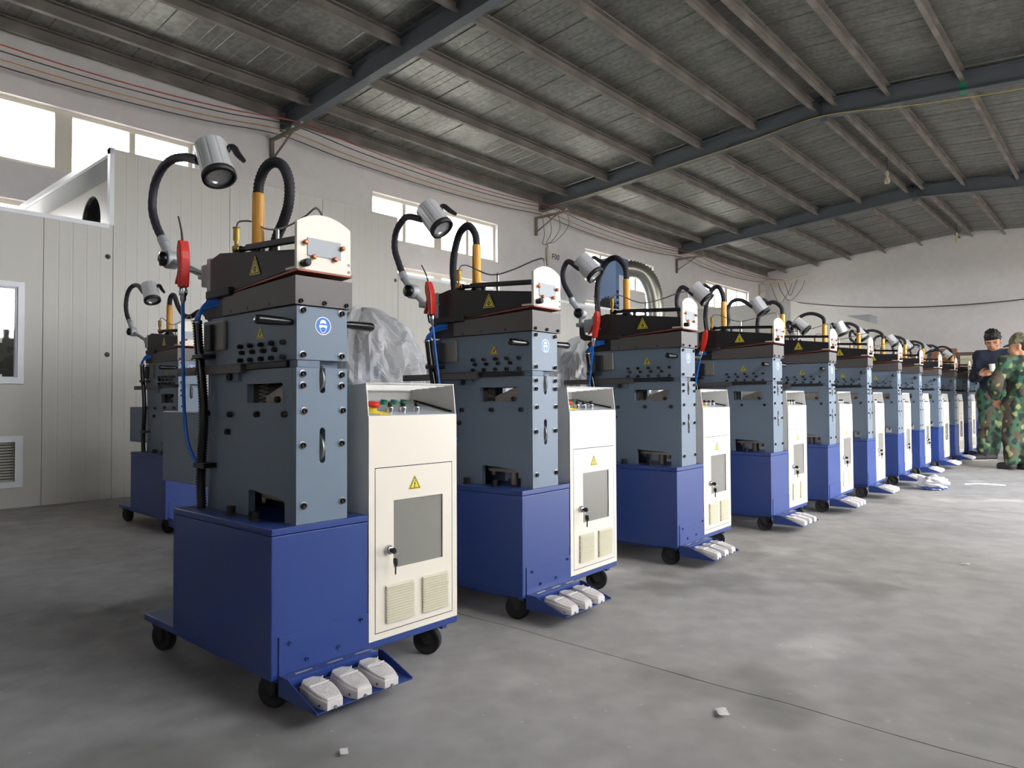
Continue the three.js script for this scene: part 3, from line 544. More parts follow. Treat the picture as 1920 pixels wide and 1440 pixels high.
// the parts that every machine wears in its own pose: lamp, head hose, thin copper line
function dress(g, o) {
  const lamp = group('work_lamp', g);
  const B = V(-0.845, 1.292, -0.1).add(V(...(o.base || [0, 0, 0]))), H = V(...o.head), A = V(...(o.aim || [0.45, -0.89, -0.02])).normalize();
  part('lamp_arm', [rod(V(-0.62, 1.211, -0.122), B, 0.011, 12), lathe(B.clone().add(V(0, 0, -0.02)), ZP, [[0.0001, 0], [0.029, 0], [0.031, 0.006], [0.031, 0.034], [0.027, 0.04], [0.0001, 0.04]], 22), rod(B, B.clone().add(V(...(o.rise || [-0.055, 0.07, 0]))), 0.0165, 14)], M.cast, lamp);
  part('clamp_knob', lathe(B.clone().add(V(0, 0, 0.02)), ZP, [[0.0001, 0], [0.023, 0], [0.025, 0.004], [0.025, 0.014], [0.009, 0.02], [0.0001, 0.0205]], 20), M.gloss, lamp);
  const S = B.clone().add(V(...(o.rise || [-0.055, 0.07, 0])));
  // shade: fluted cylinder
  const n = 16, L = 0.125, R = 0.05;
  const prof = []; const flutes = 60;
  const sh = new THREE.Shape(); for (let k = 0; k < flutes; k++) { const a = k / flutes * Math.PI * 2, r = R * (1 - 0.028 * Math.pow(Math.max(0, Math.cos(a * 10)), 8)); k ? sh.lineTo(r * Math.cos(a), r * Math.sin(a)) : sh.moveTo(r * Math.cos(a), r * Math.sin(a)); } sh.closePath();
  const q = new THREE.Quaternion().setFromUnitVectors(ZP, A);
  const put = (geo) => { geo.applyQuaternion(q); return geo.translate(H.x, H.y, H.z); };
  part('lamp_shade', put(merge([extr(sh, L - 0.012, 0.002).translate(0, 0, 0.002), aim(new THREE.SphereGeometry(R * 0.98, 28, 10, 0, 6.2832, 0, 1.1).scale(1, 0.28, 1), V(0, 0, 0.008), V(0, 0, -1))])), M.lamp, lamp);
  part('lamp_rim', put(lathe(V(0, 0, L - 0.012), ZP, [[R, 0], [R + 0.003, 0.004], [R + 0.003, 0.02], [R - 0.008, 0.022], [R - 0.01, 0.012], [R - 0.012, 0.0]], 30)), M.black, lamp);
  part('reflector', put(lathe(V(0, 0, L - 0.002), V(0, 0, -1), [[R - 0.012, 0], [0.03, 0.016], [0.012, 0.03], [0.0001, 0.032]], 28)), M.chrome, lamp);
  part('bulb', put(lathe(V(0, 0, L - 0.026), ZP, [[0.007, 0], [0.008, 0.012], [0.005, 0.018], [0.0001, 0.02]], 12)), M.bulbGlass, lamp);
  part('lamp_lens', put(lathe(V(0, 0, L + 0.003), ZP, [[0.0001, 0.002], [R - 0.011, 0], [R - 0.011, -0.001], [0.0001, 0.001]], 28)), M.lens, lamp);
  // bracket handle on the far side, yellow label on the near side
  const side = V(0, 0, 1).projectOnPlane(A).normalize(), fwd = V(...(o.handle || [0.75, 0.1, -0.66])).projectOnPlane(A).normalize();
  const hp = (f, s) => H.clone().addScaledVector(A, s).addScaledVector(fwd, f);
  part('lamp_handle', sweep([hp(0.046, 0.045), hp(0.058, 0.03), hp(0.068, 0.035), hp(0.075, 0.065), hp(0.088, 0.1)], (t) => 0.007 + 0.004 * Math.sin(t * 3.1), 10, 20), M.black, lamp);
  const back = V(-0.75, 0.1, 0.66).projectOnPlane(A).normalize(), lab = back.clone().addScaledVector(new THREE.Vector3().crossVectors(A, back), 0.55).normalize(), ctr = H.clone().addScaledVector(A, 0.075).addScaledVector(lab, R - 0.002);
  const lb = bx(-0.012, 0.012, -0.032, 0.032, -0.0015, 0.0025); lb.applyMatrix4(new THREE.Matrix4().makeBasis(A.clone().cross(lab), A, lab).setPosition(ctr));
  part('lamp_label', lb, M.label, lamp);
  const E = H.clone().addScaledVector(A, 0.045).addScaledVector(back, R - 0.004);
  const mids = (o.neck || [[-0.972, 1.441], [-1.001, 1.504], [-0.984, 1.578], [-0.93, 1.622], [-0.85, 1.64], [-0.75, 1.628]]).map(([x, y, z]) => V(x, y, z === undefined ? -0.1 : z));
  part('gooseneck', sweep([S, ...mids, E], ripple(0.0145, 0.0006, 0.006), 12, 90), M.neck, lamp);
  part('neck_ferrule', [rod(S.clone().addScaledVector(mids[0].clone().sub(S).normalize(), -0.012), S.clone().addScaledVector(mids[0].clone().sub(S).normalize(), 0.02), 0.018, 16)], M.cast, lamp);
  const hp2 = o.hose.map((p) => V(...p));
  part('head_hose', sweep([V(-0.353, 1.42, -0.155), V(-0.353, 1.445, -0.155), ...hp2], o.near ? ripple(0.0152, 0.001, 0.011) : 0.015, 12, o.near ? 260 : 50), M.hose, g);
  part('sensor_line', sweep([V(-0.42, 1.338, -0.12), V(-0.41, 1.352, -0.12), ...(o.line || [[-0.38, 1.352, -0.12], [-0.25, 1.3, -0.13], [-0.15, 1.31, -0.14], [-0.05, 1.335, -0.15], [-0.01, 1.335, -0.15]]).map((p) => V(...p)), V(-0.001, 1.305, -0.15)], 0.0028, 6, 60), M.steel, g);
  return g;
}
// ---------------------------------------------------------------- the row of machines
const near = buildMachine(true), far = buildMachine(false);
const hoseBack = (dx = 0, h = 0) => [[-0.362, 1.49 + h * 0.6, -0.157], [-0.4 + dx * 0.4, 1.535 + h, -0.16], [-0.45 + dx * 0.7, 1.525 + h, -0.168], [-0.495 + dx, 1.455 + h * 0.7, -0.178], [-0.515 + dx, 1.36, -0.185], [-0.51 + dx, 1.27, -0.19], [-0.5 + dx, 1.19, -0.19]];
const hoseFront = [[-0.345, 1.478, -0.156], [-0.315, 1.51, -0.158], [-0.275, 1.518, -0.162], [-0.235, 1.5, -0.168], [-0.212, 1.45, -0.175], [-0.225, 1.39, -0.182], [-0.262, 1.345, -0.188], [-0.31, 1.3, -0.192], [-0.34, 1.22, -0.19]];
const neckB = (hx, hy) => [[-0.905, 1.42], [-0.925, 1.5], [-0.9, 1.56], [-0.83, 1.59], [-0.72, hy + 0.01]];
const spots = [
  [-1.66, -0.95, 0, { head: [-0.575, 1.628, -0.11], hose: hoseFront, line: [[-0.37, 1.352, -0.14], [-0.32, 1.325, -0.16], [-0.25, 1.315, -0.17], [-0.1, 1.325, -0.16], [-0.03, 1.332, -0.15]] }, 'nearest press machine of the aisle row, blue base, black hose looping towards the aisle'],
  [-1.668, -1.935, 2.5, { base: [0.17, -0.02, 0], head: [-0.6, 1.625, -0.11], aim: [0.62, -0.76, -0.1], neck: [[-0.76, 1.4], [-0.79, 1.48], [-0.775, 1.555], [-0.72, 1.6]], hose: hoseBack(0, -0.01) }, 'second press machine of the aisle row, its lamp standing against the bright middle window'],
  [-1.667, -3.065, 2.5, { base: [0.24, -0.02, 0], head: [-0.61, 1.57, -0.11], aim: [0.65, -0.74, -0.12], neck: [[-0.665, 1.36], [-0.715, 1.45], [-0.72, 1.52], [-0.69, 1.565]], hose: hoseBack(-0.04, 0.025) }, 'third press machine of the aisle row, in front of the silver duct'],
  [-1.675, -4.235, 1.2, { base: [0.24, -0.02, 0], head: [-0.54, 1.55, -0.11], aim: [0.66, -0.72, -0.14], neck: [[-0.64, 1.36], [-0.66, 1.45], [-0.65, 1.52], [-0.62, 1.555]], hose: hoseBack(0.02, 0.005) }, 'fourth press machine of the aisle row, its hose arching before the far window'],
  [-1.648, -5.19, 2.1, { base: [0.12, -0.01, 0], head: [-0.55, 1.56, -0.11], aim: [0.55, -0.82, -0.1], neck: [[-0.75, 1.41], [-0.755, 1.5], [-0.72, 1.56], [-0.66, 1.57]], hose: hoseBack(-0.04, 0.0) }, 'fifth press machine of the aisle row, lamp left of the far white room'],
  [-1.65, -6.15, 3, { base: [0.3, 0.0, 0], head: [-0.58, 1.475, -0.11], aim: [0.72, -0.68, -0.1], neck: [[-0.6, 1.36], [-0.63, 1.4], [-0.64, 1.44], [-0.635, 1.47]], hose: hoseBack(-0.12, 0.0), handle: [-0.5, 0.2, 0.8] }, 'sixth press machine of the aisle row, with the lowest tilted lamp'],
  [-1.675, -7.22, 3, { base: [0.3, -0.02, 0], head: [-0.53, 1.545, -0.11], aim: [0.4, -0.9, -0.1], neck: [[-0.57, 1.39], [-0.58, 1.47], [-0.58, 1.52], [-0.575, 1.535]], hose: hoseBack(-0.1, 0) }, 'seventh press machine of the aisle row, below the grey box on the far room'],
  [-1.695, -8.17, 3, { base: [0.28, 0, 0], head: [-0.6, 1.545, -0.11], aim: [0.6, -0.78, -0.1], neck: [[-0.6, 1.39], [-0.66, 1.45], [-0.665, 1.51], [-0.65, 1.54]], hose: hoseBack(-0.12, 0.0) }, 'eighth press machine of the aisle row, nearest to the plastic bag on the floor'],
  [-1.72, -9.2, 1, { base: [0.2, 0, 0], head: [-0.52, 1.54, -0.11], aim: [0.6, -0.78, -0.1], neck: [[-0.68, 1.41], [-0.68, 1.49], [-0.65, 1.54], [-0.58, 1.55]], hose: hoseBack(-0.1, 0) }, 'ninth press machine of the aisle row, left of the cardboard boxes'],
  [-1.725, -10.15, 1, { base: [0.2, 0, 0], head: [-0.56, 1.54, -0.11], aim: [0.55, -0.8, -0.1], neck: [[-0.68, 1.41], [-0.7, 1.49], [-0.68, 1.54], [-0.62, 1.55]], hose: hoseBack(-0.12, 0) }, 'tenth press machine of the aisle row, before the cardboard boxes'],
  [-1.73, -11.1, 1, { base: [0.2, 0, 0], head: [-0.55, 1.54, -0.11], aim: [0.62, -0.78, -0.1], neck: [[-0.68, 1.41], [-0.69, 1.49], [-0.66, 1.54], [-0.6, 1.55]], hose: hoseBack(-0.1, 0) }, 'eleventh press machine of the aisle row, beside the man in the dark blue jacket'],
  [-1.75, -12.15, 1, { base: [0.2, 0, 0], head: [-0.45, 1.5, -0.11], aim: [0.7, -0.7, -0.1], neck: [[-0.66, 1.4], [-0.65, 1.47], [-0.6, 1.51], [-0.52, 1.52]], hose: hoseBack(-0.14, 0.04) }, 'last press machine of the aisle row, half hidden by the man in dark blue'],
  [-4.42, -1.83, -1.5, { head: [-0.585, 1.595, -0.11], neck: [[-0.96, 1.42], [-0.985, 1.49], [-0.955, 1.57], [-0.88, 1.61], [-0.77, 1.61]], hose: [[-0.34, 1.49, -0.157], [-0.3, 1.5, -0.16], [-0.24, 1.42, -0.165], [-0.17, 1.36, -0.17], [-0.08, 1.34, -0.175], [0.08, 1.36, -0.18], [0.16, 1.3, -0.2]] }, 'press machine standing alone behind the nearest one, close to the white panel room'],
];
const machines = spots.map(([x, z, deg, o, label], i) => {
  const g = (i < 3 ? near : far).clone();
  dress(g, { ...o, near: i < 3 });
  g.position.set(x, 0, z); g.rotation.y = deg * RAD;
  return thing(g, label, 'machine', i < 12 ? 'press machines in the long aisle row' : undefined);
});

// ---------------------------------------------------------------- red air blow guns with blue hoses, hung at the rear of the first machines
function blowGun(i, lean, label) {
  const g = group('blow_gun'), z = -0.035;
  const body = [[-0.003, -0.02], [0.02, -0.02], [0.024, 0.02], [0.026, 0.06], [0.028, 0.085], [0.025, 0.11], [0.018, 0.135], [0.012, 0.152], [-0.003, 0.154], [-0.012, 0.13], [-0.014, 0.1], [-0.01, 0.08], [-0.005, 0.06]];
  part('handle', slabXY(poly(body), z + 0.012, 0.026, 0.005), M.red, g);
  part('trigger', slabXY(poly([[-0.006, 0.052], [-0.012, 0.05], [-0.022, 0.02], [-0.034, -0.004], [-0.042, -0.004], [-0.041, 0.006], [-0.026, 0.03], [-0.018, 0.058], [-0.006, 0.07]]), z + 0.007, 0.014, 0.002), M.red, g);
  part('nozzle', sweep([V(0.002, 0.15, z), V(-0.004, 0.18, z), V(-0.015, 0.21, z), V(-0.035, 0.25, z)], (t) => 0.0042 - t * 0.0012, 8, 16), M.wireDark, g);
  part('coupling', lathe(V(0.008, -0.072, z), YP, [[0.0001, -0.012], [0.006, -0.012], [0.008, 0], [0.012, 0.004], [0.012, 0.018], [0.015, 0.022], [0.0165, 0.03], [0.0165, 0.042], [0.014, 0.046], [0.014, 0.054], [0.0001, 0.054]], 18), M.chrome, g);
  part('hanging_hook', sweep([V(0.008, 0.05, z - 0.01), V(0.012, 0.045, z - 0.04), V(0.015, 0.035, -0.1)], 0.004, 8, 12), M.steel, g);
  const hs = [V(0.008, -0.08, z), V(0.01, -0.2, z), V(0.015, -0.33, z), V(0.025, -0.48, z), V(0.05, -0.6, z - 0.005), V(0.09, -0.67, z - 0.02)];
  part('air_hose', sweep(hs, 0.0066, 10, 50), M.tube, g);
  g.rotation.z = lean * RAD;
  const h = new THREE.Group(); h.name = 'blow_gun'; while (g.children.length) { const c = g.children[0]; h.add(c); }
  const [x, z0, deg] = spots[i], P0 = [[-0.592, 1.178], [-0.492, 1.165], [-0.478, 1.145], [-0.45, 1.13]][i];
  h.scale.setScalar(i ? 0.8 : 0.85); h.position.copy(V(P0[0], P0[1], 0).applyAxisAngle(YP, deg * RAD).add(V(x, 0, z0))); h.rotation.set(0, deg * RAD, lean * RAD, 'YXZ');
  return thing(h, label, 'air gun', 'red blow guns on the machines');
}
blowGun(0, 0, 'red air blow gun on a blue hose, at the back of the nearest press');
blowGun(1, 7, 'red air blow gun hung at the back of the second press machine');
blowGun(2, -9, 'red air blow gun hung at the back of the third press machine');
blowGun(3, -14, 'red air blow gun hung at the back of the fourth press machine');

// keys left in the cabinet locks
['nearest', 'second', 'third', 'fourth', 'fifth', 'sixth', 'seventh', 'eighth'].forEach((w, i) => {
  const k = group('key_pair'), [x, z, deg] = spots[i];
  part('key', [lathe(V(0.014, 0, 0), XP, [[0.0001, 0], [0.005, 0], [0.005, 0.004], [0.0001, 0.004]], 10), slabXY(poly([[0.018, -0.007], [0.03, -0.009], [0.036, -0.004], [0.036, 0.004], [0.03, 0.009], [0.018, 0.007]]), 0.002, 0.004, 0.0008)], M.black, k);
  part('ring', new THREE.TorusGeometry(0.011, 0.0007, 6, 24).translate(0.03, -0.012, -0.004), M.chrome, k);
  part('key', [slabXY(poly([[0.022, -0.022], [0.036, -0.022], [0.038, -0.035], [0.034, -0.044], [0.026, -0.044], [0.021, -0.035]]), -0.002, 0.004, 0.0008), slabXY(poly([[0.027, -0.044], [0.032, -0.044], [0.032, -0.066], [0.0295, -0.07], [0.027, -0.066]]), -0.003, 0.0018)], M.black, k);
  k.position.copy(V(0.0015, 0.366, -0.372).applyAxisAngle(YP, deg * RAD).add(V(x, 0, z))); k.rotation.y = deg * RAD;
  thing(k, 'black-headed keys hanging in the cabinet lock of the ' + w + ' press', 'keys', 'keys in the cabinet locks');
});

// ---------------------------------------------------------------- machines under crumpled plastic film
function wrapped(x, z, s, label, sd) {
  const g = group('wrapped_machine');
  part('machine_base', bx(-0.3, 0.3, 0.0, 0.5, -0.2, 0.2, 0.01), M.slateDark, g);
  part('machine_column', bx(-0.26, 0.12, 0.5, 1.05, -0.12, 0.12, 0.01), M.slateDark, g);
  part('machine_head', bx(-0.28, 0.1, 1.05, 1.28, -0.1, 0.1, 0.01), M.plate, g);
  const n = 110, m = 80, pos = [], uv = [], idx = [];
  for (let j = 0; j <= m; j++) for (let i = 0; i <= n; i++) {
    const t = j / m, a = i / n * Math.PI * 2;
    const ha = [Math.cos(a), Math.sin(a)];
    let r = 0.40 * Math.min(1, Math.pow(Math.sin(Math.min(1, t * 2.6) * Math.PI / 2), 0.6)) * (0.8 + 0.25 * Math.abs(ha[0])), y = 1.42 * (1 - t);
    const rg = (f, o) => 1 - Math.abs(perlin.noise(ha[0] * f + sd + o, y * f * 1.1 + o, ha[1] * f)) * 2.2;
    r *= 0.98 + 0.25 * perlin.noise(ha[0] * 1.7 + sd, y * 2.1, ha[1] * 1.7) + 0.13 * rg(2.6, 3) + 0.07 * rg(5.2, 9) + 0.035 * rg(10, 1);
    y += (0.13 * perlin.noise(ha[0] * 2.2, sd, ha[1] * 2.2) + 0.07 * rg(3.4, 5) + 0.03 * rg(8, 2)) * (1 - t) * Math.min(1, t * 6 + 0.25);
    pos.push(r * ha[0], Math.max(0.01, y), r * ha[1]); uv.push(i / n, t);
  }
  for (let j = 0; j < m; j++) for (let i = 0; i < n; i++) { const a = j * (n + 1) + i, b = a + n + 1; idx.push(a, a + 1, b, b, a + 1, b + 1); }
  const geo = new THREE.BufferGeometry(); geo.setAttribute('position', new THREE.Float32BufferAttribute(pos, 3)); geo.setAttribute('uv', new THREE.Float32BufferAttribute(uv, 2)); geo.setIndex(idx);
  const flat = geo.toNonIndexed(); flat.computeVertexNormals();
  part('plastic_film', flat, M.wrap, g);
  g.position.set(x, 0, z); g.scale.setScalar(s);
  return thing(g, label, 'machine', 'machines wrapped in plastic film');
}
wrapped(-4.35, -3.22, 1.04, 'machine wrapped in crumpled clear plastic, directly behind the cabinet of the nearest press', 1.3);
wrapped(-4.12, -4.1, 0.9, 'lower plastic-wrapped machine just left of the second press', 4.7);
wrapped(-4.1, -5.75, 1.0, 'plastic-wrapped machine seen in the gap between the second and third press', 8.1);

// ---------------------------------------------------------------- dust collector with its flexible duct
{
  const g = group('dust_collector'), y1 = 3.68;
  part('cabinet', bx(-0.2, 0.2, 1.9, y1, -0.23, 0.23, 0.01), M.collector, g);
  part('hopper', bx(-0.19, 0.19, 0.9, 1.9, -0.22, 0.22, 0.01), M.collector, g);
  part('access_panel', bx(0.2, 0.212, 2.35, 3.32, -0.16, 0.14, 0.003), M.collectorPanel, g);
  part('louvers', Array.from({ length: 5 }, (_, k) => bx(0.2, 0.215, 2.5 + k * 0.11, 2.56 + k * 0.11, 0.16, 0.215, 0.003)), M.dark, g);
  part('fan_ring', [lathe(V(-0.02, 2.66, 0.231), ZP, [[0.0001, 0], [0.2, 0], [0.2, 0.03], [0.0001, 0.03]], 30), ...Array.from({ length: 18 }, (_, k) => lathe(V(-0.02 + 0.225 * Math.cos(k * 0.349), 2.66 + 0.225 * Math.sin(k * 0.349), 0.231), ZP, [[0.013, 0], [0.013, 0.012], [0.0001, 0.014]], 8))], M.dark, g);
  for (const [x, z] of [[-0.17, -0.2], [0.17, -0.2], [-0.17, 0.2], [0.17, 0.2]]) part('leg', bx(x - 0.025, x + 0.025, 0, 0.9, z - 0.025, z + 0.025), M.collector, g);
  g.position.set(-8.03, 0, -12.23);
  thing(g, 'tall blue dust collector cabinet by the left wall, behind the third press', 'dust collector');
  const d = part('flexible_duct', sweep([V(-8.1, 3.49, -12.45), V(-7.86, 3.51, -12.64), V(-7.66, 3.4, -12.8), V(-7.55, 3.15, -12.9), V(-7.5, 2.8, -12.95), V(-7.48, 2.2, -12.98), V(-7.48, 0.6, -13)], ripple(0.175, 0.012, 0.055), 28, 380), M.duct);
  d.name = 'flexible_duct'; thing(d, 'silver ribbed flexible duct curving down from the blue dust collector', 'duct');
}

// ---------------------------------------------------------------- far white room and what stands on and beside it
{
  const g = group('far_room');
  for (let k = 0; k < 5; k++) part('wall_panel', bx(-5.1, -5.05, 0, 2.71, -13.85 - (k + 1) * 1.87 + 0.004, -13.85 - k * 1.87, 0.002), M.booth, g);
  part('end_panel', bx(-9.0, -5.101, 0, 2.71, -13.9, -13.85, 0.002), M.booth, g);
  part('roof_slab', bx(-9.0, -5.06, 2.655, 2.705, -23.2, -13.9), M.booth, g);
  thing(g, 'far white panel room with a straight top edge, in the left corner beside the end wall', 'booth');
  const b = part('roof_box', bx(-6.75, -5.66, 2.71, 3.17, -22.3, -21.5, 0.01), M.cast); thing(b, 'plain grey box on the roof of the far white room', 'box');
}
// ---------------------------------------------------------------- wires, brackets, bulbs
const wires = [];
[[-8.5, 4.6, M.wireRed, 'red'], [-8.72, 4.62, M.wireDark, 'dark'], [-8.94, 4.61, M.wireOrange, 'orange'], [-9.12, 4.6, M.wireDark, 'grey']].forEach(([x, y, m, c], k) => {
  const pts = [], sup = [6.2, 0.45, -5.3, -11.25, -17.17, -22.7];
  for (let i = 0; i < 5; i++) for (let j = 0; j < 6; j++) { const t = j / 6, s = 4 * t * (1 - t); pts.push(V(x - s * 0.03, y - s * (0.2 - k * 0.01) * (i < 2 ? 1 : 0.6), sup[i] + (sup[i + 1] - sup[i]) * t)); }
  pts.push(V(x, y, -22.7));
  thing(part('overhead_wire', sweep(pts, 0.0075, 6, 160), m), ['red overhead wire, outermost of the four along the left wall', 'dark overhead wire next to the red one along the left wall', 'orange overhead wire, third out along the left wall', 'grey overhead wire closest to the left wall'][k], 'wire');
});
[[0.45, 'wall bracket behind the camera end of the hall'], [-5.3, 'rusty wire bracket on the left wall above the white panel room'], [-11.25, 'rusty wire bracket above the vertical wall pipe'], [-17.17, 'rusty wire bracket between the duct and the far window'], [-22.7, 'pale wire bracket in the far left corner with loose wire ends']].forEach(([z, label], i) => {
  if (i === 0) return;
  const g = group('wire_bracket');
  part('bracket_frame', [bx(-9.3, -9.25, 4.2, 4.58, z - 0.025, z + 0.025), bx(-9.25, -8.4, 4.54, 4.58, z - 0.025, z + 0.02), rod(V(-9.26, 4.27, z), V(-8.72, 4.545, z), 0.016, 8)], i === 4 ? M.pipe : M.bracket, g);
  for (const x of [-8.5, -8.72, -8.94, -9.12]) part('insulator', lathe(V(x, 4.58, z), YP, [[0.012, 0], [0.024, 0.004], [0.024, 0.016], [0.014, 0.02], [0.022, 0.026], [0.022, 0.036], [0.0001, 0.04]], 12), M.ceramic, g);
  thing(g, label, 'bracket');
});
{
  const g = group('wall_pipe');
  part('pipe', rod(V(-9.26, 2.2, -11.6), V(-9.26, 4.0, -11.6), 0.03, 14), M.pipe, g);
  for (const [x, k] of [[-8.5, 0], [-8.72, 1], [-8.94, 2], [-9.12, 3]]) part('drop_wire', sweep([V(x, 4.58, -11.26), V(x + 0.02, 4.3 - k * 0.03, -11.3), V((x - 9.2) / 2 - 0.1, 4.05, -11.45), V(-9.24, 4.08 - k * 0.01, -11.58), V(-9.26, 3.98, -11.6)], 0.007, 6, 30), M.bracket, g);
  thing(g, 'upright pale cable pipe on the left wall with four drop wires', 'pipe');
  const e = group('loose_wires');
  for (const [a, b, c] of [[-8.5, -8.2, 4.1], [-8.7, -8.0, 3.95], [-8.95, -8.4, 3.9]]) part('wire_end', sweep([V(a, 4.6, -22.75), V(a + 0.1, 4.25, -22.8), V((a + b) / 2, c, -22.85), V(b, c + 0.35, -22.9), V(b + 0.1, c + 0.6, -22.92)], 0.009, 6, 30), M.wireDark, e);
  part('pale_stick', rod(V(-8.9, 4.42, -22.78), V(-7.75, 4.72, -22.85), 0.025, 8), M.pipe, e);
  thing(e, 'tangle of loose wire ends and a pale stick at the far corner bracket', 'wires');
  const c = group('end_wall_cable'), pts = [];
  for (let k = 0; k <= 14; k++) { const t = k / 14; pts.push(V(-8.35 + t * 8.6, 3.93 - 0.72 * t * (1 - t) * 2.2 - 0.25 * t + 0.0, -23.1)); }
  part('cable', sweep(pts, 0.014, 8, 80), M.wireDark, c);
  for (const s of [-1, 0, 1]) part('strand', sweep([V(-8.35, 3.93, -23.1), V(-8.5, 3.95 + s * 0.05, -23.12), V(-8.62, 3.93 + s * 0.1, -23.15)], 0.006, 6, 10), M.wireDark, c);
  thing(c, 'dark sagging cable slung across the far end wall', 'cable');
  const y = [[-9.0, 0.28], [-7.5, 0.32], [-6, 0.31], [-4.8, 0.315], [-3.6, 0.3], [-2.4, 0.38], [-1.0, 0.42], [0.8, 0.32]];
  thing(part('yellow_cord', sweep(y.map(([a, b]) => V(a, roofY(a) - b, -11.34)), 0.006, 6, 80), M.wireYellow), 'thin yellow cord strung along the middle roof beam', 'cord');
}
for (const [z, y, l] of [[-15.05, 5.05, 'bare light bulb hanging from the roof ridge, nearer one'], [-22.0, 5.06, 'bare light bulb hanging from the roof ridge by the far end wall']]) {
  const g = group('light_bulb');
  part('flex', rod(V(0, 0.16, 0), V(0, 0.42, 0), 0.006, 6), M.wireDark, g);
  part('socket', lathe(V(0, 0.06, 0), YP, [[0.0001, 0], [0.028, 0], [0.028, 0.06], [0.015, 0.1], [0.0001, 0.1]], 14), M.ceramic, g);
  part('globe', lathe(V(0, -0.1, 0), YP, [[0.0001, 0], [0.035, 0.01], [0.055, 0.05], [0.045, 0.1], [0.026, 0.14], [0.024, 0.16]], 20), M.bulbGlass, g);
  g.position.set(XC, y, z); thing(g, l, 'bulb');
}
{
  const x = -1.76, y = roofY(-1.76), m = part('green_tape', [bx(x - 0.04, x + 0.04, y - 0.286, y - 0.16, -11.413, -11.409), bx(x - 0.04, x + 0.04, y - 0.306, y - 0.3, -11.49, -11.35)], M.green);
  thing(m, 'scrap of green tape stuck on the middle roof beam', 'tape');
}
// stencilled mark on the wall
{
  const t = canvasTex(256, 128, (c, w, h) => { c.fillStyle = '#dcd8d2'; c.fillRect(0, 0, w, h); c.fillStyle = '#4a4645'; c.font = 'bold 104px sans-serif'; c.textAlign = 'center'; c.textBaseline = 'middle'; c.save(); c.translate(128, 66); c.transform(1, 0, -0.15, 1, 0, 0); c.fillText('F00', 0, 0); c.restore(); });
  const m = part('stencil_mark', bx(XL, XL + 0.004, 3.76, 3.96, -12.12, -11.72), new THREE.MeshStandardMaterial({ map: t, roughness: 0.9 }));
  thing(m, 'dark stencilled letters on the left wall beside the cable pipe', 'stencil');
}

// ---------------------------------------------------------------- goods at the far end
for (const [x, z, w, h, y0, l] of [[-4.15, -19.2, 0.5, 0.3, 1.55, 'brown cardboard box on the far rack, left one'], [-3.45, -19.2, 0.55, 0.4, 1.55, 'larger brown cardboard box on the far rack, right one']]) {
  const g = group('cardboard_box'); g.position.set(x, y0, z); g.rotation.y = 0.1;
  part('carton', bx(-w / 2, w / 2, 0, h, -0.25, 0.25, 0.01), M.card, g); part('tape', bx(-0.03, 0.03, h - 0.001, h + 0.002, -0.251, 0.251), M.wood, g);
  thing(g, l, 'box', 'cardboard boxes');
}
{
  const g = group('storage_rack'); g.position.set(-3.55, 0, -19.2);
  for (const x of [-0.9, 0.9]) for (const z of [-0.3, 0.3]) part('post', bx(x - 0.025, x + 0.025, 0, 1.55, z - 0.025, z + 0.025), M.rackBrown, g);
  for (const y of [0.5, 1.0, 1.52]) part('shelf', bx(-0.95, 0.95, y, y + 0.03, -0.33, 0.33), M.wood, g);
  thing(g, 'brown storage rack with boards, under the cardboard boxes at the far end', 'rack');
  for (const [x, z, l] of [[-2.55, -18.0, 'brown frame holding a pale board, left of the two far stands'], [-1.75, -17.2, 'brown frame holding a pale board, right stand by the man in dark blue']]) {
    const f = group('board_stand'); f.position.set(x, 0, z); f.rotation.y = 0.35;
    part('frame', [bx(-0.45, 0.45, 1.72, 1.79, -0.03, 0.03), bx(-0.45, -0.39, 0, 1.72, -0.03, 0.03), bx(0.39, 0.45, 0, 1.72, -0.03, 0.03)], M.rackBrown, f);
    part('board', bx(-0.39, 0.39, 0.2, 1.7, -0.012, 0.012), M.wood, f);
    thing(f, l, 'stand', 'framed board stands');
  }
}
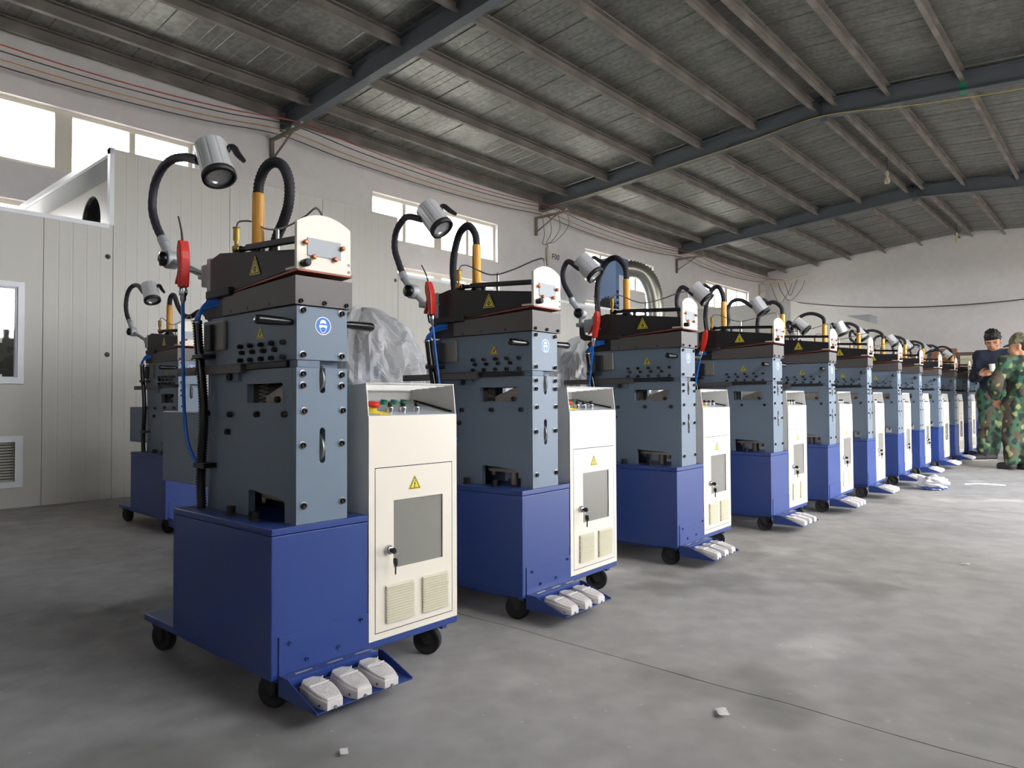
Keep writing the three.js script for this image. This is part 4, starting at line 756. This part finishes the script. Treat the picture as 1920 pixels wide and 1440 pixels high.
// plastic bag, paper strip, litter on the floor
{
  const g = new THREE.SphereGeometry(1, 44, 26), p = g.attributes.position;
  for (let i = 0; i < p.count; i++) { const x = p.getX(i), y = p.getY(i), z = p.getZ(i), n = 1 + 0.45 * perlin.noise(x * 2.1 + 3, y * 2.4, z * 2.1) + 0.22 * perlin.noise(x * 5, y * 5 + 7, z * 5); p.setXYZ(i, x * 0.16 * n, Math.max(0, 0.075 + y * 0.085 * n), z * 0.13 * n); }
  g.computeVertexNormals();
  const t = canvasTex(128, 128, (c) => { c.fillStyle = '#eceef2'; c.fillRect(0, 0, 128, 128); c.fillStyle = '#3f5fb4'; c.fillRect(0, 84, 128, 10); for (let k = 0; k < 10; k++) c.fillRect(k * 13, 96, 9, 7); });
  const b = part('plastic_bag', g, phy({ map: t, roughness: 0.3, transmission: 0.25, thickness: 0, side: THREE.DoubleSide })); b.position.set(-1.385, 0.001, -7.12); b.scale.setScalar(0.74);
  thing(b, 'crumpled white plastic bag with blue print on the floor', 'bag');
  const s = part('paper_strip', sweep([V(0, 0.004, 0), V(0.1, 0.012, -0.04), V(0.2, 0.006, -0.1), V(0.3, 0.004, -0.12)], 0.006, 6, 20), M.white); s.position.set(-1.24, 0, -7.72);
  thing(s, 'thin curled white strip lying on the floor near the two men', 'strip');
  [[-0.81, -1.713, 0.9, 'small torn paper scrap on the floor by the floor joint'], [-0.643, -4.0, 0.7, 'tiny white scrap on the open floor at the right'], [-1.368, -0.964, 0.6, 'white thread of litter on the floor before the pedals']].forEach(([x, z, q, l]) => {
    const g = new THREE.PlaneGeometry(0.05 * q, 0.03 * q, 6, 4), p = g.attributes.position; g.rotateX(-Math.PI / 2);
    for (let i = 0; i < p.count; i++) p.setY(i, 0.004 + 0.006 * q * (1 + perlin.noise(p.getX(i) * 90, z, p.getZ(i) * 90)));
    g.computeVertexNormals(); const m = part('paper_scrap', g, new THREE.MeshStandardMaterial({ color: '#e9e7e3', roughness: 0.8, side: THREE.DoubleSide })); m.position.set(x, 0, z); m.rotation.y = x * 5;
    thing(m, l, 'scrap');
  });
}
// ---------------------------------------------------------------- the two men: smooth bodies meshed from tapered bones
function fieldGeo(bones, k, c, size, res, shape) {
  const mc = new MarchingCubes(res, M.wall, false, false, 240000); mc.isolation = 0;
  const F = mc.field, h = res / 2, S = new Float32Array(F.length), step = size / res;
  for (const b of bones) {
    const [ax, ay, az, ar, bx_, by, bz, br] = b, R = Math.max(ar, br) + 6 * k;
    const lo = [Math.min(ax, bx_) - R, Math.min(ay, by) - R, Math.min(az, bz) - R], hi = [Math.max(ax, bx_) + R, Math.max(ay, by) + R, Math.max(az, bz) + R];
    const i0 = lo.map((v, n) => Math.max(0, Math.floor((v - c[n]) / step + h))), i1 = hi.map((v, n) => Math.min(res - 1, Math.ceil((v - c[n]) / step + h)));
    const dx = bx_ - ax, dy = by - ay, dz = bz - az, L2 = dx * dx + dy * dy + dz * dz || 1e-9;
    for (let z = i0[2]; z <= i1[2]; z++) for (let y = i0[1]; y <= i1[1]; y++) for (let x = i0[0]; x <= i1[0]; x++) {
      const px = (x - h) * step + c[0], py = (y - h) * step + c[1], pz = (z - h) * step + c[2];
      const t = Math.max(0, Math.min(1, ((px - ax) * dx + (py - ay) * dy + (pz - az) * dz) / L2));
      const d = Math.hypot(px - ax - t * dx, py - ay - t * dy, pz - az - t * dz) - (ar + (br - ar) * t);
      S[(z * res + y) * res + x] += Math.exp(-d / k);
    }
  }
  for (let z = 0; z < res; z++) for (let y = 0; y < res; y++) for (let x = 0; x < res; x++) {
    const i = (z * res + y) * res + x; let d = S[i] > 1e-12 ? -k * Math.log(S[i]) : 1;
    if (shape) d = shape(d, (x - h) * step + c[0], (y - h) * step + c[1], (z - h) * step + c[2]);
    F[i] = -Math.max(-1, Math.min(1, d));
  }
  mc.update();
  const n = mc.count, pos = mc.positionArray.slice(0, n * 3), nor = mc.normalArray.slice(0, n * 3);
  for (let i = 0; i < n; i++) { for (let a = 0; a < 3; a++) pos[i * 3 + a] = pos[i * 3 + a] * size / 2 + c[a]; const q = i * 3, l = Math.hypot(nor[q], nor[q + 1], nor[q + 2]) || 1; nor[q] /= l; nor[q + 1] /= l; nor[q + 2] /= l; }
  const g = new THREE.BufferGeometry(); g.setAttribute('position', new THREE.BufferAttribute(pos, 3)); g.setAttribute('normal', new THREE.BufferAttribute(nor, 3)); g.setAttribute('uv', new THREE.BufferAttribute(new Float32Array(n * 2), 2));
  return g;
}
function tint(g, fn) {
  const p = g.attributes.position, c = new Float32Array(p.count * 3);
  for (let i = 0; i < p.count; i++) { const q = fn(p.getX(i), p.getY(i), p.getZ(i)); c[i * 3] = q[0]; c[i * 3 + 1] = q[1]; c[i * 3 + 2] = q[2]; }
  g.setAttribute('color', new THREE.BufferAttribute(c, 3)); return g;
}
const lin = (hex) => { const c = new THREE.Color(hex); return [c.r, c.g, c.b]; };
const CAMO = ['#3a5640', '#1f2c26', '#4d4236', '#86875a', '#2f5c48'].map(lin);
const camo = (s) => (x, y, z) => {
  const f = 9, a = perlin.noise(x * f + s, y * f * 0.8, z * f), b = perlin.noise(x * f * 1.1 - s, y * f + 9, z * f + 4), c = perlin.noise(x * 15 + 2 * s, y * 12 + 3, z * 15);
  return c > 0.36 ? CAMO[3] : a > 0.22 ? CAMO[2] : b > 0.16 ? CAMO[1] : a < -0.24 ? CAMO[4] : b < -0.3 ? CAMO[1] : CAMO[0];
};
const cloth = new THREE.MeshStandardMaterial({ vertexColors: true, roughness: 0.9 });
const skinM = new THREE.MeshStandardMaterial({ vertexColors: true, roughness: 0.55 });
const SK = lin('#b98566'), LIP = lin('#96594a'), DK = lin('#1b1614');
// head in its own axes: centre at eye height, face towards +z
const headBones = [
  [0, 0.035, -0.012, 0.078, 0, 0.03, 0.012, 0.076], [0, -0.03, 0.02, 0.062, 0, -0.065, 0.038, 0.046], [-0.03, -0.075, 0.04, 0.034, 0.03, -0.075, 0.04, 0.034], [0, -0.098, 0.062, 0.02, 0, -0.1, 0.06, 0.02],
  [0, 0.008, 0.086, 0.010, 0, -0.033, 0.104, 0.013], [-0.013, -0.038, 0.09, 0.009, 0.013, -0.038, 0.09, 0.009], [-0.04, 0.02, 0.074, 0.013, 0.04, 0.02, 0.074, 0.013], [-0.044, -0.025, 0.06, 0.024, 0.044, -0.025, 0.06, 0.024],
  [-0.02, -0.066, 0.083, 0.0085, 0.02, -0.066, 0.083, 0.0085], [-0.018, -0.076, 0.081, 0.009, 0.018, -0.076, 0.081, 0.009],
  [-0.078, 0.012, -0.012, 0.013, -0.083, -0.03, -0.008, 0.01], [0.078, 0.012, -0.012, 0.013, 0.083, -0.03, -0.008, 0.01], [0, -0.06, -0.015, 0.052, 0, -0.13, -0.02, 0.05],
];
function headColor(x, y, z) {
  if (z > 0.05 && Math.abs(Math.abs(x) - 0.032) < 0.015 && y > 0.0005 && y < 0.0075) return DK;          // lids, looking down
  if (z > 0.05 && Math.abs(Math.abs(x) - 0.034) < 0.02 && Math.abs(y - 0.021) < 0.0045) return DK;       // brows
  if (z > 0.07 && Math.abs(x) < 0.022 && y < -0.062 && y > -0.081) return LIP;
  return SK;
}
// a hand with four bent fingers and a thumb: palm from wrist w towards d, fingers curl towards c
function handBones(w, d, c, s) {
  const D = d.clone().normalize(), C = c.clone().projectOnPlane(D).normalize(), T = new THREE.Vector3().crossVectors(D, C).multiplyScalar(s), out = [];
  const P = (a, b, e) => w.clone().addScaledVector(D, a).addScaledVector(C, b).addScaledVector(T, e), add = (p, r, q, r2) => out.push([p.x, p.y, p.z, r, q.x, q.y, q.z, r2]);
  add(P(-0.03, 0, 0), 0.023, P(0.015, 0, 0), 0.022);
  for (let k = 0; k < 4; k++) {
    const e = 0.03 - k * 0.02, l = [0.032, 0.036, 0.033, 0.026][k];
    add(P(0.01, 0, e * 0.6), 0.013, P(0.075, 0.004, e), 0.0105);
    const a = P(0.078, 0.004, e), b = P(0.078 + l * 0.75, 0.02, e), f = P(0.078 + l * 0.7, 0.02 + l * 0.8, e), g = P(0.078 + l * 0.2, 0.024 + l * 1.3, e);
    add(a, 0.0098, b, 0.009); add(b, 0.009, f, 0.0082); add(f, 0.0082, g, 0.0072);
  }
  const t0 = P(0.012, 0.006, 0.03), t1 = P(0.04, 0.022, 0.05), t2 = P(0.066, 0.04, 0.05), t3 = P(0.08, 0.052, 0.036);
  add(t0, 0.015, t1, 0.012); add(t1, 0.0115, t2, 0.0102); add(t2, 0.01, t3, 0.0085);
  return out;
}
function person(o) {
  const g = group('person'), J = Object.fromEntries(Object.entries(o.j).map(([k, v]) => [k, [v[0] * 0.84, v[1], v[2]]])), bone = (a, r, b, r2) => [J[a][0], J[a][1], J[a][2], r, J[b][0], J[b][1], J[b][2], r2];
  const head = V(...J.head), hm = new THREE.Matrix4().compose(head, new THREE.Quaternion().setFromEuler(new THREE.Euler(o.nod, o.turn, o.roll || 0, 'YXZ')), V(1, 1, 1));
  // body: one surface of trunk, limbs, hands and head
  const core = [bone('neck', 0.05, 'chest', 0.085), bone('shL', 0.055, 'shR', 0.055), bone('chest', 0.11, 'waist', 0.1), bone('waist', 0.105, 'pelvis', 0.11), bone('hipL', 0.085, 'hipR', 0.085)];
  const arms = [bone('shL', 0.048, 'elL', 0.04), bone('elL', 0.04, 'wrL', 0.027), bone('shR', 0.048, 'elR', 0.04), bone('elR', 0.04, 'wrR', 0.027)];
  const legs = [bone('hipL', 0.08, 'knL', 0.052), bone('knL', 0.054, 'anL', 0.036), bone('hipR', 0.08, 'knR', 0.052), bone('knR', 0.054, 'anR', 0.036)];
  const hd = fieldGeo(headBones, 0.008, [0, -0.01, 0.01], 0.36, 92); tint(hd, headColor); hd.applyMatrix4(hm);
  const mid = [0, 0.86, 0], trunk = fieldGeo([...core, ...arms, ...legs, [...J.head.map((v, i) => v * 0.45 + J.neck[i] * 0.55), 0.047, ...J.neck, 0.05]], 0.012, mid, 1.84, 150); tint(trunk, () => SK);
  const hands = o.hands.map(([w, d, c, s]) => { const W = V(...J[w]), q = fieldGeo(handBones(W, V(...d), V(...c), s), 0.0035, [W.x + d[0] * 0.05, W.y + d[1] * 0.05, W.z + d[2] * 0.05], 0.26, 84); return tint(q, () => SK); });
  const all = mergeGeometries([trunk, hd, ...hands]);
  part('body', all, skinM, g);
  // clothes
  const grow = (b, d) => b.map((q) => { const r = [...q]; r[3] += d; r[7] += d; return r; });
  const wrinkle = (f, a) => (d, x, y, z) => d + a * perlin.noise(x * f, y * f * 1.3, z * f) + a * 0.6 * perlin.noise(x * f * 2.3, y * f * 2, z * f * 2.3);
  const wa = (a) => J[a], cuff = (q, t) => { const r = [...q]; for (let i = 0; i < 3; i++) r[4 + i] = q[i] + (q[4 + i] - q[i]) * t; return r; };
  const low = [J.pelvis[0], J.pelvis[1] - 0.02, J.pelvis[2]];
  const jb = [...grow(core.slice(0, 4), 0.026), [...J.chest, 0.135, ...J.waist, 0.122], [...J.waist, 0.122, ...low, 0.132], bone('shL', 0.062, 'shR', 0.062), ...grow([arms[0], cuff(arms[1], 0.85), arms[2], cuff(arms[3], 0.85)], 0.022), bone('neck', 0.068, 'chest', 0.12)];
  const nk = J.neck[1] + 0.035;
  const jk = fieldGeo(jb, 0.018, [0, 1.05, 0], 1.4, 120, (d, x, y, z) => Math.max(wrinkle(9, 0.012)(d, x, y, z), J.pelvis[1] - 0.09 - y, y - nk - 0.25 * Math.abs(x - J.neck[0]) * 0));
  part('jacket', tint(jk, o.jacket), cloth, g);
  const tb = [...grow([core[4], ...legs.map((q, i) => i % 2 ? cuff(q, 0.97) : q)], 0.03), [...J.waist, 0.11, ...J.pelvis, 0.125]];
  const tr = fieldGeo(tb, 0.016, [0, 0.5, 0], 1.24, 110, (d, x, y, z) => Math.max(wrinkle(8, 0.014)(d, x, y, z), y - J.waist[1] + 0.02));
  part('trousers', tint(tr, o.trousers), cloth, g);
  for (const s of ['L', 'R']) {
    const a = J['an' + s], t = J['to' + s], sh = fieldGeo([[a[0], a[1] - 0.015, a[2], 0.045, a[0], 0.05, a[2], 0.045], [a[0], 0.048, a[2], 0.043, t[0], 0.034, t[2], 0.034], [a[0], 0.035, a[2], 0.034, t[0], 0.032, t[2], 0.036]], 0.01, [(a[0] + t[0]) / 2, 0.08, (a[2] + t[2]) / 2], 0.46, 60, (d, x, y) => Math.max(d, 0.012 - y));
    const m = part('shoe', sh, std('#2c2a2b', 0.6), g);
    const sole = fieldGeo([[a[0], 0.02, a[2], 0.044, t[0], 0.02, t[2], 0.04]], 0.008, [(a[0] + t[0]) / 2, 0.03, (a[2] + t[2]) / 2], 0.46, 60, (d, x, y) => Math.max(d, 0.001 - y, y - 0.014));
    part('sole', sole, std(o.sole, 0.7), m);
  }
  if (o.hair) { // hair: a cap over the skull, open at the face
    const hr = fieldGeo([[0, 0.055, -0.018, 0.09, 0, 0.052, 0.008, 0.087], [0.01, 0.1, 0.045, 0.05, -0.01, 0.105, -0.03, 0.055], [0, 0, -0.045, 0.066, 0, -0.02, -0.05, 0.05]], 0.01, [0, 0.03, 0], 0.34, 80, (d, x, y, z) => Math.max(d + 0.016 * perlin.noise(x * 45, y * 25, z * 45), (z > 0.02 ? 0.05 + 0.014 * perlin.noise(x * 50, 3, 1) - y : z > -0.01 ? 0.01 - y : -0.06 - y)));
    hr.applyMatrix4(hm); part('hair', hr, std('#0f0d0d', 0.6), g);
  }
  if (o.cap) {
    const hr = fieldGeo([[0, 0.02, -0.03, 0.083, 0, -0.02, -0.04, 0.06]], 0.01, [0, 0.0, 0], 0.34, 70, (d, x, y, z) => Math.max(d, z - 0.005 + (y < -0.02 ? 0.02 : 0), -0.06 - y)); hr.applyMatrix4(hm); part('hair', hr, std('#17120f', 0.7), g);
    const cp = fieldGeo([[0, 0.055, -0.02, 0.092, 0, 0.052, 0.005, 0.09], [0, 0.11, -0.01, 0.05, 0, 0.11, 0.0, 0.05]], 0.012, [0, 0.06, 0], 0.34, 70, (d, x, y, z) => Math.max(d, 0.034 - y)); tint(cp, (x, y, z) => perlin.noise(x * 28, y * 28, z * 28) > 0.12 ? lin('#4b4a36') : lin('#75705a'));
    cp.applyMatrix4(hm); const c = part('cap', cp, new THREE.MeshStandardMaterial({ vertexColors: true, roughness: 0.9 }), g);
    const s = new THREE.Shape(); s.absellipse(0, 0.07, 0.082, 0.1, 0, Math.PI, false); s.lineTo(-0.082, 0.06); s.quadraticCurveTo(0, 0.1, 0.082, 0.06);
    const br = extr(s, 0.007, 0.002); br.rotateX(Math.PI / 2 + 0.2); br.translate(0, 0.058, -0.012); br.applyMatrix4(hm); part('brim', br, std('#4b4a38', 0.9), c);
  }
  return g;
}
const man1 = person({
  j: { head: [0.075, 1.525, 0.045], neck: [0.085, 1.385, 0], chest: [0.08, 1.2, -0.01], shL: [-0.085, 1.335, 0.02], shR: [0.25, 1.335, -0.02], waist: [0.07, 1.0, 0], pelvis: [0.07, 0.87, 0], hipL: [-0.015, 0.84, 0.01], hipR: [0.155, 0.84, -0.01], elL: [-0.165, 1.075, 0.07], wrL: [-0.09, 1.1, 0.25], elR: [0.315, 1.07, 0.05], wrR: [0.16, 1.12, 0.26], knL: [-0.03, 0.47, 0.06], anL: [-0.075, 0.095, 0], knR: [0.13, 0.46, 0.0], anR: [0.05, 0.095, -0.1], toL: [-0.22, 0.03, 0.1], toR: [-0.11, 0.03, -0.02] },
  nod: 0.42, turn: -0.12, roll: 0.05,
  hands: [['wrL', [0.85, 0.2, 0.35], [0.2, 0.3, -0.9], 1], ['wrR', [-0.75, 0.35, 0.3], [-0.3, 0.1, -0.9], -1]],
  jacket: () => lin('#1d2233'), trousers: camo(5.1), sole: '#b9aea2', hair: true,
});
man1.position.set(-1.475, 0, -10.9); man1.rotation.y = 7.7 * RAD;
thing(man1, 'man in a dark blue jacket and camouflage trousers, looking down at a white cup', 'person');
{
  const c = group('paper_cup');
  part('cup', lathe(V(0, 0, 0), YP, [[0.0001, 0.002], [0.026, 0.002], [0.027, 0], [0.038, 0.088], [0.0395, 0.09], [0.038, 0.0915], [0.0365, 0.089], [0.0258, 0.006], [0.0001, 0.006]], 28), std('#f4efe2', 0.5), c);
  const p = V(0.05, 1.135, 0.315).applyAxisAngle(YP, 7.7 * RAD).add(V(-1.475, 0, -10.9)); c.position.copy(p); c.rotation.x = 0.1;
  thing(c, 'white paper cup in the hands of the man in dark blue', 'cup');
}
const man2 = person({
  j: { head: [0.035, 1.375, 0], neck: [0.065, 1.24, 0], chest: [0.06, 1.06, 0], shL: [-0.125, 1.2, 0.08], shR: [0.21, 1.2, -0.12], waist: [0.06, 0.88, 0], pelvis: [0.05, 0.75, 0], hipL: [-0.03, 0.72, 0.03], hipR: [0.125, 0.72, -0.03], elL: [-0.235, 0.97, 0.1], wrL: [-0.225, 0.79, -0.02], elR: [0.27, 0.95, -0.2], wrR: [0.12, 0.85, -0.3], knL: [-0.075, 0.41, 0.0], anL: [-0.08, 0.095, 0.07], knR: [0.1, 0.4, -0.06], anR: [0.07, 0.095, 0.0], toL: [-0.2, 0.03, 0.0], toR: [-0.06, 0.03, -0.09] },
  nod: 0.12, turn: -1.75,
  hands: [['wrL', [-0.1, -0.95, -0.25], [0.6, 0, -0.7], 1], ['wrR', [-0.9, 0.1, -0.3], [0.2, -0.3, 0.8], 1]],
  jacket: camo(0.7), trousers: camo(3.3), sole: '#3a3634', cap: true,
});
man2.position.set(-1.04, 0, -9.72); man2.rotation.y = 5.9 * RAD;
thing(man2, 'man in full camouflage uniform and peaked cap, seen from behind at the picture edge', 'person');
renderer.render(scene, camera);
